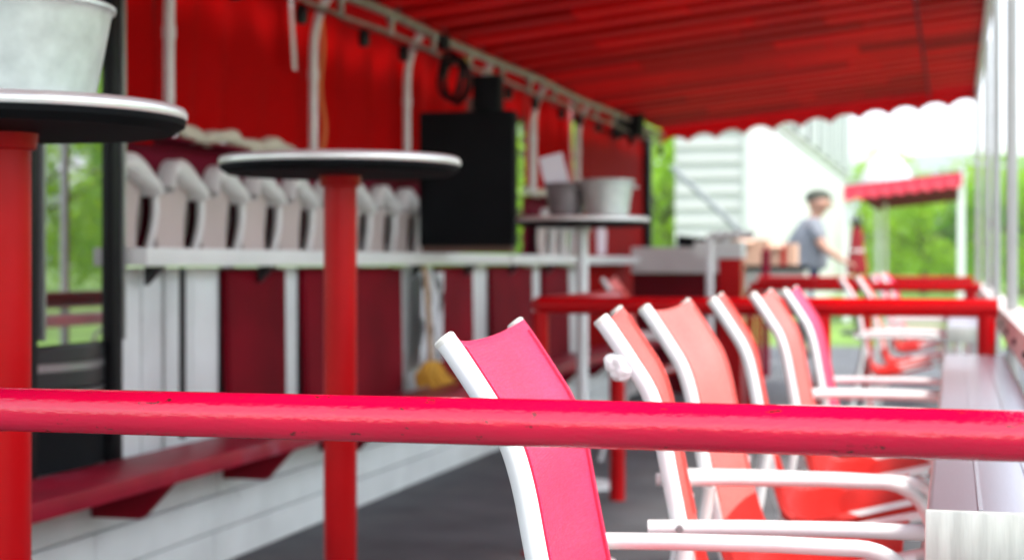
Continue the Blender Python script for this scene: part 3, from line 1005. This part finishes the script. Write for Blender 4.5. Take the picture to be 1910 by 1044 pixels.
obj('bristles', bm, M_yellow, t)

# ------------------------------------------------------------------ drinks cooler
t = thing('drinks_cooler', 'black glass-door drinks cooler at the left end of the stall', 'cooler', (-2.62, 4.17, 0.357))
x1 = 0.22
bm = B(); box(bm, -0.40, 0.17, -0.262, 0.262, 0.03, 1.90, 0.01); autosmooth(obj('body', bm, M_black, t))
for s in (-1, 1):
    yy = s * 0.235
    bm = B(); box(bm, 0.171, x1, yy - 0.030, yy + 0.030, 0.035, 1.88, 0.006); autosmooth(obj('door_frame', bm, M_black, t))
bm = B(); box(bm, 0.171, x1, -0.205, 0.205, 1.80, 1.88, 0.004); obj('door_frame', bm, M_black, t)
def bulge(z0, z1, d, m, nm, y0=-0.204, y1=0.204, base=0.171, out=0.02):
    bm = B()
    pl = [(base, y0)] + [(base + out + d * math.cos(math.pi * (k / 12 - 0.5)) , y0 + (y1 - y0) * k / 12) for k in range(13)] + [(base, y1)]
    prism(bm, pl, 'z', z0, z1)
    return obj(nm, bm, m, t)
bm = B(); Gd = [[(x1 - 0.020, -0.205 + 0.41 * k / 12, z) for k in range(13)] for z in (0.415, 1.80)]
sheet(bm, Gd, 0.004)
autosmooth(obj('glass_door', bm, M_glass, t), 60)
bulge(0.365, 0.41, 0.05, M_grey, 'lower_band')
bulge(0.342, 0.363, 0.055, M_steel, 'trim_strip')
bulge(0.295, 0.34, 0.05, M_grey, 'lower_band')
bulge(0.275, 0.285, 0.055, M_steel, 'trim_strip')
bulge(0.06, 0.27, 0.035, M_blackm, 'kick_panel')
bulge(0.05, 0.058, 0.05, M_steel, 'trim_strip')
bm = B(); box(bm, 0.172, x1 + 0.012, -0.198, -0.186, 0.43, 1.78); obj('chrome_edge', bm, M_steel, t)
bm = B(); box(bm, x1 + 0.001, x1 + 0.01, 0.250, 0.264, 0.415, 1.88); obj('chrome_edge', bm, M_steel, t)
for xx in (-0.35, 0.12):
    for yy in (-0.22, 0.22):
        bm = B(); tube(bm, [(xx, yy, 0), (xx, yy, 0.032)], 0.02, 10); obj('foot', bm, M_black, t)

# ------------------------------------------------------------------ things at the far end of the terrace
t = thing('bent_pipe', 'white bent pipe frame standing behind the fourth chair', 'pipe frame', (-1.40, 9.7, 0))
bm = B(); tube(bm, smooth_path([(0, 0, 0), (0, 0, 0.6), (0, 0, 1.10), (0.012, 0, 1.145), (0.05, 0, 1.16), (0.26, 0, 1.165)], 5), 0.024, 14)
autosmooth(obj('pipe', bm, M_white, t))
bm = B(); lathe(bm, [(0, 0.01), (0.06, 0.008), (0.06, 0), (0, 0)], 20); obj('base_plate', bm, M_white, t)

def P(px, py, d):          # point seen at photo pixel (px, py) at distance d, used for real positions
    u = (px - 955) / 3060
    s_, c_ = math.sin(YAW), math.cos(YAW)
    return Vector(((-s_ + u * c_) * d, (c_ + u * s_) * d, 1.0 - (py - 490) / 3060 * d))

# red cabinet with white top
p = P(1365, 500, 11.5)
t = thing('red_cabinet', 'red box cabinet behind the white bent pipe', 'cabinet', (p.x, p.y, 0))
bm = B(); box(bm, -0.08, 0.08, -0.1, 0.1, 0.0, 1.03, 0.006); obj('body', bm, M_red, t)
bm = B(); box(bm, -0.25, 0.085, -0.11, 0.11, 1.031, 1.15, 0.006); obj('top_box', bm, M_whitew, t)
# dark red low wall
p = P(1290, 545, 12.6)
t = thing('low_wall', 'dark maroon low wall with a pale top left of the bent pipe', 'wall', (p.x, p.y, 0))
bm = B(); box(bm, -0.45, 0.25, -0.05, 0.05, 0.0, 0.92, 0.004); obj('panel', bm, M_maroonb, t)
bm = B(); box(bm, -0.45, 0.28, -0.12, 0.1, 0.922, 1.12, 0.006); obj('ledge', bm, M_whitew, t)
# long black griddle on the pale counter
t = thing('black_griddle', 'long black griddle tray lying on the pale low wall', 'griddle', (p.x + 0.06, p.y, 1.122))
bm = B(); prism(bm, [(-0.16, 0), (0.24, 0), (0.22, 0.05), (0.03, 0.07), (-0.16, 0.09)], 'y', -0.08, 0.08); obj('tray', bm, M_blackm, t)
bm = B(); tube(bm, [(0.2, 0, 0.03), (0.36, 0, 0.02)], 0.012, 8); obj('handle', bm, M_black, t)
bm = B(); lathe(bm, [(0, 0), (0.025, 0), (0.028, 0.05), (0.012, 0.08), (0.008, 0.1), (0, 0.1)], 14)
o = tag(autosmooth(obj('sauce_bottle', bm, mat('mustard_plastic', (0.55, 0.26, 0.02), 0.4), loc=(p.x + 0.325, p.y + 0.03, 1.122))), 'small mustard yellow bottle beside the black griddle', 'bottle')
# slanting grey brace
a, b_ = P(1254, 312, 17.0), P(1378, 428, 16.0)
t = thing('slanting_brace', 'slanting grey pole in front of the white siding wall', 'pole', (b_.x, b_.y, 0))
bm = B(); tube(bm, [(a.x - b_.x, a.y - b_.y, a.z), (0, 0, b_.z), ((b_.x - a.x) * 0.8, (b_.y - a.y) * 0.8, b_.z - (a.z - b_.z) * 0.8)], 0.03, 12); obj('pole', bm, M_rib, t)
bm = B(); tube(bm, [((b_.x - a.x) * 0.8, 0, b_.z - (a.z - b_.z) * 0.8), ((b_.x - a.x) * 0.8, 0, 0)], 0.03, 12); obj('support', bm, M_rib, t)

# cardboard boxes on a serving table near the man
p = P(1436, 505, 15.2)
t = thing('serving_table', 'dark topped serving table with grey front near the man', 'table', (p.x, p.y, 0))
bm = B(); box(bm, -0.35, 0.35, -0.25, 0.25, 0.935, 0.975, 0.004); obj('table_top', bm, M_blackm, t)
bm = B(); box(bm, -0.34, 0.34, -0.22, 0.22, 0.55, 0.934); obj('front_panel', bm, mat('grey_green_panel', (0.42, 0.44, 0.38), 0.6), t)
for sx in (-.3, .3):
    for sy in (-.18, .18):
        bm = B(); box(bm, sx - .02, sx + .02, sy - .02, sy + .02, 0, 0.55); obj('leg', bm, M_grey, t)
for k, (x0, x1_, h, lab) in enumerate(((-0.27, 0.0, 0.24, 'left cardboard box on the serving table'), (0.02, 0.25, 0.20, 'right cardboard box with red tape on the serving table'))):
    b2 = thing('cardboard_box', lab, 'box', (p.x + (x0 + x1_) / 2, p.y, 0.976), group='cardboard boxes on the serving table')
    hw = (x1_ - x0) / 2
    bm = B(); box(bm, -hw, hw, -0.15, 0.15, 0, h, 0.004); obj('carton', bm, M_peach, b2)
    bm = B(); box(bm, -hw, hw * 0.1, -0.22, -0.152, h - 0.004, h + 0.002)
    for v in bm.verts: v.co.z -= (v.co.y + 0.15) * -0.5
    obj('flap', bm, M_peach, b2)
    if k:
        bm = B(); box(bm, -0.02, 0.03, -0.153, -0.1505, 0.0, h); obj('tape', bm, M_red, b2)
p = P(1428, 500, 14.4)
t = thing('red_post', 'short dark red post in front of the cardboard boxes', 'post', (p.x, p.y, 0))
bm = B(); tube(bm, [(0, 0, 0), (0, 0, 1.08)], 0.035, 14); autosmooth(obj('shaft', bm, M_maroon, t), 40)
bm = B(); lathe(bm, [(0.04, 1.08), (0.04, 1.10), (0.012, 1.12), (0.012, 1.15), (0, 1.15)], 14); autosmooth(obj('finial', bm, M_maroon, t))

# ------------------------------------------------------------------ people
def skin_mesh(name, verts, edges, radii, m, parent, sub=1):
    me = bpy.data.meshes.new(name)
    me.from_pydata([Vector(v) for v in verts], edges, [])
    o = link(name, me, m, parent)
    md = o.modifiers.new('skin', 'SKIN')
    md.use_smooth_shade = True
    if not me.skin_vertices:
        me.skin_vertices.new()
    for i, r in enumerate(radii):
        me.skin_vertices[0].data[i].radius = r if isinstance(r, tuple) else (r, r)
        me.skin_vertices[0].data[i].use_root = (i == 0)
    s = o.modifiers.new('sub', 'SUBSURF')
    s.levels = s.render_levels = sub
    return o

def person(label, loc, rz, shirt, trousers, cap, sc=1.0, arm_fwd=1.0, hair=True):
    """faces +x before rotation; leaning slightly forward, hands reaching down in front"""
    t = thing('person', label, 'person', loc, rz)
    t.scale = (sc, sc, sc)
    H = lambda *a: a
    # joints
    pel = (0, 0, .95); wa = (0.02, 0, 1.08); ch = (0.06, 0, 1.32); nk = (0.10, 0, 1.47); nk2 = (0.125, 0, 1.54)
    V = [pel, wa, ch, nk, nk2]
    Rr = [(.13, .10), (.125, .095), (.145, .11), (.06, .06), (.052, .052)]
    Ed = [(0, 1), (1, 2), (2, 3), (3, 4)]
    head = [(0.14, 0, 1.60), (0.145, 0, 1.66), (0.14, 0, 1.715)]
    for h, r in zip(head, ((.110, .105), (.135, .122), (.115, .105))):
        V.append(h); Rr.append(r); Ed.append((len(V) - 2, len(V) - 1))
    arms = []
    for s in (-1, 1):
        sh = (0.07, s * .19, 1.43); el = (0.13 + 0.06 * arm_fwd, s * .23, 1.17); wr = (0.36 * arm_fwd + 0.05, s * .17, 1.06); pm = (0.43 * arm_fwd + 0.05, s * .155, 1.02)
        i0 = len(V)
        V += [sh, el, wr, pm]; Rr += [.062, .043, .03, (.035, .022)]
        Ed += [(2, i0), (i0, i0 + 1), (i0 + 1, i0 + 2), (i0 + 2, i0 + 3)]
        # fingers and thumb rooted in the palm
        for q, (dy, ln) in enumerate(((-.028, .055), (-.010, .066), (.010, .062), (.027, .048))):
            j = len(V)
            V += [(pm[0] + .045, pm[1] + dy, pm[2] - .015), (pm[0] + .045 + ln * .5, pm[1] + dy, pm[2] - .03), (pm[0] + .045 + ln * .75, pm[1] + dy, pm[2] - .06)]
            Rr += [.010, .009, .008]; Ed += [(i0 + 3, j), (j, j + 1), (j + 1, j + 2)]
        j = len(V)
        V += [(pm[0] + .01, pm[1] - s * .04, pm[2] - .01), (pm[0] + .045, pm[1] - s * .05, pm[2] - .03)]
        Rr += [.011, .009]; Ed += [(i0 + 3, j), (j, j + 1)]
        arms.append((sh, el, wr))
        hp = (0, s * .09, .90); kn = (0.03, s * .11, .50); an = (-0.03, s * .11, .09); toe = (0.13, s * .13, .03)
        i0 = len(V)
        V += [hp, kn, an, toe]; Rr += [.09, .058, .042, (.045, .03)]
        Ed += [(0, i0), (i0, i0 + 1), (i0 + 1, i0 + 2), (i0 + 2, i0 + 3)]
    body = skin_mesh('body', V, Ed, Rr, M_skin, t)
    # face
    for s in (-1, 1):
        bm = B(); bmesh.ops.create_icosphere(bm, subdivisions=2, radius=0.008)
        for v in bm.verts: v.co += Vector((0.240, s * .034, 1.655))
        obj('eye', bm, M_black, t, True)
        bm = B(); bmesh.ops.create_icosphere(bm, subdivisions=2, radius=1)
        for v in bm.verts: v.co = Vector((0.135 + v.co.x * .02, s * (.096) + v.co.y * .012, 1.645 + v.co.z * .032))
        obj('ear', bm, M_skin, t, True)
    bm = B(); tube(bm, [(0.240, 0, 1.66), (0.259, 0, 1.635), (0.266, 0, 1.622), (0.238, 0, 1.615)], [.008, .012, .014, .01], 8); autosmooth(obj('nose', bm, M_skin, t), 80)
    bm = B(); tube(bm, [(0.212, -.025, 1.590), (0.226, 0, 1.592), (0.212, .025, 1.590)], .006, 6); obj('mouth', bm, mat('lips', (0.40, 0.15, 0.12), 0.5), t)
    # shirt
    Vs = [(0, 0, .90), (0.0, 0, .98), wa, ch, (0.09, 0, 1.43)]; Rs = [(.22, .21), (.235, .215), (.24, .215), (.26, .235), (.13, .12)]
    Es = [(0, 1), (1, 2), (2, 3), (3, 4)]
    for sh, el, wr in arms:
        m_ = tuple(sh[k] + (el[k] - sh[k]) * .75 for k in range(3))
        i0 = len(Vs); Vs += [sh, m_]; Rs += [.08, .068]; Es += [(3, i0), (i0, i0 + 1)]
    skin_mesh('shirt', Vs, Es, Rs, shirt, t)
    Vt = [(0, 0, .93)]; Rt = [(.14, .11)]; Et = []
    for s in (-1, 1):
        i0 = len(Vt); Vt += [(0, s * .09, .86), (0.03, s * .11, .50), (-0.03, s * .11, .10)]; Rt += [.10, .072, .062]; Et += [(0, i0), (i0, i0 + 1), (i0 + 1, i0 + 2)]
    skin_mesh('trousers', Vt, Et, Rt, trousers, t)
    for s in (-1, 1):
        bm = B(); box(bm, -0.09, 0.18, s * .12 - .045, s * .12 + .045, 0.0, 0.075, 0.02, 3); autosmooth(obj('shoe', bm, M_black, t))
    # hair / cap
    bm = B(); bmesh.ops.create_icosphere(bm, subdivisions=3, radius=1)
    kill = [v for v in bm.verts if v.co.z < -0.25 - 0.0 or (v.co.x > 0.25 and v.co.z < 0.6)]
    for v in bm.verts: v.co = Vector((0.130 + v.co.x * .117, v.co.y * .103, 1.675 + v.co.z * .108))
    bmesh.ops.delete(bm, geom=kill, context='VERTS')
    obj('hair', bm, M_hair, t, True)
    if cap:
        bm = B(); bmesh.ops.create_icosphere(bm, subdivisions=3, radius=1)
        kill = [v for v in bm.verts if v.co.z < -0.05]
        for v in bm.verts: v.co = Vector((0.138 + v.co.x * .126, v.co.y * .112, 1.70 + v.co.z * .105))
        bmesh.ops.delete(bm, geom=kill, context='VERTS')
        c_ = obj('cap', bm, cap, t, True)
        bm = B()
        pl = [(0.22 + 0.09 * math.cos(a), 0.07 * math.sin(a)) for a in [math.pi * (k / 12 - 0.5) for k in range(13)]]
        prism(bm, pl, 'z', 1.700, 1.708)
        obj('brim', bm, cap, c_)
    return t

man = person('man in grey t-shirt and dark cap reaching down at the far end of the terrace', (-1.57, 17.84, 0.006), R(6), M_tshirt, M_jeans, M_cap, sc=0.985, arm_fwd=0.72)
man.scale = (1.18, 1.12, 0.99)
pp = P(1598, 500, 23)
t = thing('folded_parasol', 'folded dark red parasol with black top near the far awning', 'parasol', (pp.x, pp.y, 0))
bm = B(); tube(bm, [(0, 0, 0), (0, 0, 1.62)], 0.022, 10); obj('pole', bm, M_black, t)
bm = B()
n_ = 40
prof = [(0.03, 1.55), (0.06, 1.42), (0.08, 1.22), (0.10, 1.05), (0.115, 0.92), (0.11, 0.84)]
Gd = [[((r_ * (1 + 0.25 * math.cos(8 * a))) * math.cos(a), (r_ * (1 + 0.25 * math.cos(8 * a))) * math.sin(a), z) for a in [2 * math.pi * k / n_ for k in range(n_ + 1)]] for r_, z in prof]
sheet(bm, Gd, 0.004)
autosmooth(obj('canopy', bm, M_redcloth, t), 60)
bm = B(); lathe(bm, [(0, 1.68), (0.02, 1.67), (0.03, 1.62), (0.05, 1.56), (0.055, 1.50), (0, 1.50)], 18); autosmooth(obj('top_cap', bm, M_black, t))
bm = B(); lathe(bm, [(0.095, 1.14), (0.102, 1.15), (0.102, 1.18), (0.095, 1.19)], 18); autosmooth(obj('tie_cover', bm, M_canopy, t))
bm = B(); lathe(bm, [(0, 0.06), (0.2, 0.05), (0.24, 0), (0, 0)], 20); obj('base', bm, M_grey, t)

# ------------------------------------------------------------------ white building in the background
t = thing('white_building', 'white building with lapped siding and ribbed grey upper wall', 'building', (-3.6, 30, 0))
BX0, BX1, BY0, BY1 = -4.97, -3.60, 30.0, 57.0
bm = B(); box(bm, BX0 + 0.03 + 3.6, BX1 - 0.03 + 3.6, 0.05, BY1 - BY0, 0, 7.0); obj('core', bm, M_siding, t)
z = 0.0
lap = None
while z < 7.0:
    bm = B()
    prism(bm, [(0.02, z + 0.004), (-0.035, z + 0.004), (0.01, z + 0.28), (0.02, z + 0.28)], 'x', BX0 + 3.6, BX1 + 3.6 - 0.12)
    obj('siding_board', bm, M_siding, t)
    z += 0.283
bm = B(); box(bm, BX1 + 3.6 - 0.119, BX1 + 3.6 + 0.02, -0.045, 0.03, 0, 7.0); obj('corner_board', bm, M_wallw, t)
y = 0.05
k = 0
while y < 27:
    bm = B(); box(bm, -0.025, 0.012 + 0.004 * (k % 2), y, y + 1.19, 0.0, 3.84); obj('wall_panel', bm, M_wallw, t)
    y += 1.2; k += 1
bm = B(); box(bm, -0.02, 0.06, 0.04, 27, 3.842, 3.95); obj('eave_trim', bm, M_wallw, t)
y = 0.1
while y < 26.9:
    bm = B(); prism(bm, [(-0.03, y), (-0.03, y + 1.69), (0.0, y + 1.69), (0.0, y + 0.95), (0.22, y + 0.85), (0.22, y + 0.15), (0.0, y + 0.05), (0.0, y)], 'z', 3.952, 7.0)
    obj('ribbed_sheet', bm, M_rib if k % 2 else M_rib2, t)
    k += 1
    y += 1.70
bm = B(); box(bm, -0.05, 0.1, 26.95, 27.15, 0, 7.0); obj('corner_board', bm, M_wallw, t)

# ------------------------------------------------------------------ far awning, tent
t = thing('far_awning', 'second red awning with scalloped pink edge in the distance', 'awning', (-0.85, 28, 0))
def fz(x): return 2.10 + (x + 1.85) * 0.11
FA0, FA1 = -1.80, 0.12
bm = B()
row0, row1 = [], []
for k in range(8 * 9 + 1):
    u = k / 72
    x = FA0 + (FA1 - FA0) * u
    row0.append((x + 0.85, -0.01, fz(x) - 0.03 - 0.05 * abs(math.sin(math.pi * u * 9))))
    row1.append((x + 0.85, -0.01 + 0.12, fz(x) + 0.15))
sheet(bm, [row0, row1], 0.006)
obj('valance', bm, M_farred, t)
k = 0
for yy in [0.12 + 0.5 * q for q in range(24)]:
    bm = B(); sheet(bm, [[(x + 0.85, y_, fz(x) + 0.15 + dz) for y_, dz in ((yy, 0.0), (yy + 0.25, 0.05), (yy + 0.5, 0.0))] for x in (FA0, FA1)], 0.006)
    obj('roof_panel', bm, M_maroon, t)
for x in (FA0 + 0.05, FA1):
    for yy in (0.1, 11.9):
        bm = B(); box(bm, x + 0.85 - 0.05, x + 0.85 + 0.05, yy, yy + 0.1, 0, fz(x) + 0.13); obj('post', bm, M_white, t)

p = P(1652, 360, 36)
t = thing('white_tent', 'white peaked tent top rising behind the far red awning', 'tent', (p.x, p.y, 0))
bm = B()
lathe(bm, [(0.62, 2.52), (0.64, 2.56), (0.60, 2.70), (0.52, 2.95), (0.36, 3.22), (0.16, 3.36), (0, 3.40)], 24)
autosmooth(obj('canvas', bm, M_canopy, t), 60)
bm = B(); tube(bm, [(0, 0, 0), (0, 0, 3.38)], 0.04, 10); obj('pole', bm, M_pole, t)

# ------------------------------------------------------------------ trees
def make_tree(label, h, rx, seed, leaf, nl=2600, name='tree'):
    rnd = random.Random(seed)
    t = thing(name, label, 'tree', group='trees around the terrace')
    bm = B()
    tr = smooth_path([(0, 0, 0), (0.05 * h * rnd.uniform(-.4, .4), 0.03, h * .25), (0.02, 0.05 * h * rnd.uniform(-.4, .4), h * .55), (0, 0, h * .85)], 4)
    tube(bm, tr, [0.03 * h * (1 - 0.8 * k / (len(tr) - 1)) for k in range(len(tr))], 8)
    ends = []
    for k in range(9):
        a = rnd.uniform(0, 6.28); z0 = h * rnd.uniform(.22, .6); l = rx * rnd.uniform(.6, .95)
        e = Vector((l * math.cos(a), l * math.sin(a), z0 + h * rnd.uniform(.08, .25)))
        tube(bm, [(0, 0, z0), (e.x * .5, e.y * .5, z0 + (e.z - z0) * .35), e], [0.012 * h, 0.008 * h, 0.003 * h], 6)
    autosmooth(obj('trunk', bm, M_trunk, t))
    bm = B()
    cl = []
    for k in range(30):
        a = rnd.uniform(0, 6.28); q = math.sqrt(rnd.random()); zz = rnd.uniform(.18, 1.0)
        wz = math.sin(math.pi * min(1, 0.22 + 0.72 * (1 - abs(zz - .5) * 1.25)))
        cl.append((Vector((rx * q * wz * math.cos(a), rx * q * wz * math.sin(a), h * zz * .93)), rx * rnd.uniform(.22, .42)))
    for k in range(nl):
        c, r = rnd.choice(cl)
        d = Vector((rnd.gauss(0, 1), rnd.gauss(0, 1), rnd.gauss(0, 1))).normalized() * r * rnd.uniform(.55, 1.08)
        p = c + d
        if p.z < 0.1: continue
        s = h * rnd.uniform(.014, .03)
        nrm = (d.normalized() + Vector((rnd.gauss(0, .5), rnd.gauss(0, .5), rnd.gauss(0.3, .5)))).normalized()
        u = nrm.orthogonal().normalized(); v = nrm.cross(u)
        ang = rnd.uniform(0, 6.28)
        u, v = u * math.cos(ang) + v * math.sin(ang), v * math.cos(ang) - u * math.sin(ang)
        bm.faces.new([bm.verts.new(p + u * s * a + v * s * b + nrm * s * c_) for a, b, c_ in ((-1, -.1, 0), (0, -.55, .15), (1, .1, 0), (0, .6, .15))])
    me = bpy.data.meshes.new('crown'); bm.to_mesh(me); bm.free()
    link('crown', me, leaf, t)
    return t
PT = [make_tree('', 4.6, 2.3, 11, M_leaf), make_tree('', 5.2, 2.2, 23, M_leaf2), make_tree('', 4.0, 2.6, 37, M_leaf)]
spots = [  # px/d directions turned into real positions, kind, scale, label
    (P(1610, 490, 62), 0, 1.15, 'yellow-green tree right beside the white building corner'),
    (P(1675, 490, 58), 2, 0.85, 'low light green tree behind the white tent'),
    (P(1722, 490, 52), 0, 0.80, 'bright green tree left of the far awning post'),
    (P(1765, 490, 55), 1, 0.80, 'deep green tree in the middle of the gap behind the far awning'),
    (P(1800, 490, 60), 2, 1.0, 'bright green tree seen between the far awning post and the white posts'),
    (P(1850, 490, 56), 0, 0.90, 'green tree seen between the white awning posts'),
    (P(1908, 490, 50), 1, 0.88, 'deep green tree at the right edge of the picture'),
    (P(1885, 490, 60), 2, 1.1, 'light green tree right of the widest white post'),
    (P(1940, 490, 44), 0, 0.85, 'bright green tree cut by the right edge of the picture'),
    (P(978, 490, 34), 0, 1.3, 'bright green tree seen in the gap beside the black cabinet'),
    (P(1241, 490, 52), 0, 1.3, 'bright green tree seen in the slit beside the black corner post'),
    (P(985, 490, 42), 2, 1.7, 'broad green tree filling the gap beside the black cabinet from behind'),
    (P(1236, 490, 66), 2, 2.0, 'broad green tree farther back in the slit beside the black corner post'),
    (P(930, 490, 42), 2, 1.2, 'green tree behind the stall, mostly hidden by the black cabinet'),
    (P(1030, 490, 44), 2, 1.2, 'green tree behind the stall, mostly hidden by curtains'),
]
used = [False] * 3
def place_tree(pos, k, s, lab, rz):
    if not used[k]:
        t = PT[k]; used[k] = True
    else:
        t = copy_tree(PT[k])
    t['label'] = lab
    t.location = (pos[0], pos[1], -0.02)
    t.rotation_euler = (0, 0, rz)
    t.scale = (s, s, s)
for i, (p, k, s, lab) in enumerate(spots):
    place_tree(p, k, s, lab, i * 1.7)
# trees on the right, outside the frame, mirrored in the cooler door
i = 0
for x, y in ((24, 22), (27, 27), (25, 33), (28, 38), (25, 44), (29, 50), (26, 56), (22, 62), (31, 31), (33, 46), (20, 68), (30, 15), (28, 8), (22, 36), (23, 29), (21, 47), (24, 53), (20, 40), (21, 25)):
    place_tree((x, y), i % 3, 1.35 + 0.12 * (i % 4), 'green tree on the lawn to the right, outside the picture, %s from the camera' % ('first second third fourth fifth sixth seventh eighth ninth tenth eleventh twelfth thirteenth fourteenth fifteenth sixteenth seventeenth eighteenth nineteenth'.split()[i]), i * 2.3)
    i += 1

# ------------------------------------------------------------------ summer haze
bm = B(); box(bm, -1650, 1650, -420, 2360, -4, 190)
me = mesh_of('haze', bm)
hz = bpy.data.materials.new('haze_air')
hz.use_nodes = True
hn = hz.node_tree.nodes
hn.remove(hn['Principled BSDF'])
pv = hn.new('ShaderNodeVolumePrincipled')
pv.inputs['Color'].default_value = (0.93, 0.95, 1.0, 1)
pv.inputs['Density'].default_value = 0.0005
hz.node_tree.links.new(pv.outputs[0], hn['Material Output'].inputs['Volume'])
o = link('haze', me, hz)
o['kind'] = 'stuff'
o['label'] = 'thin pale summer haze over the far trees and hills'
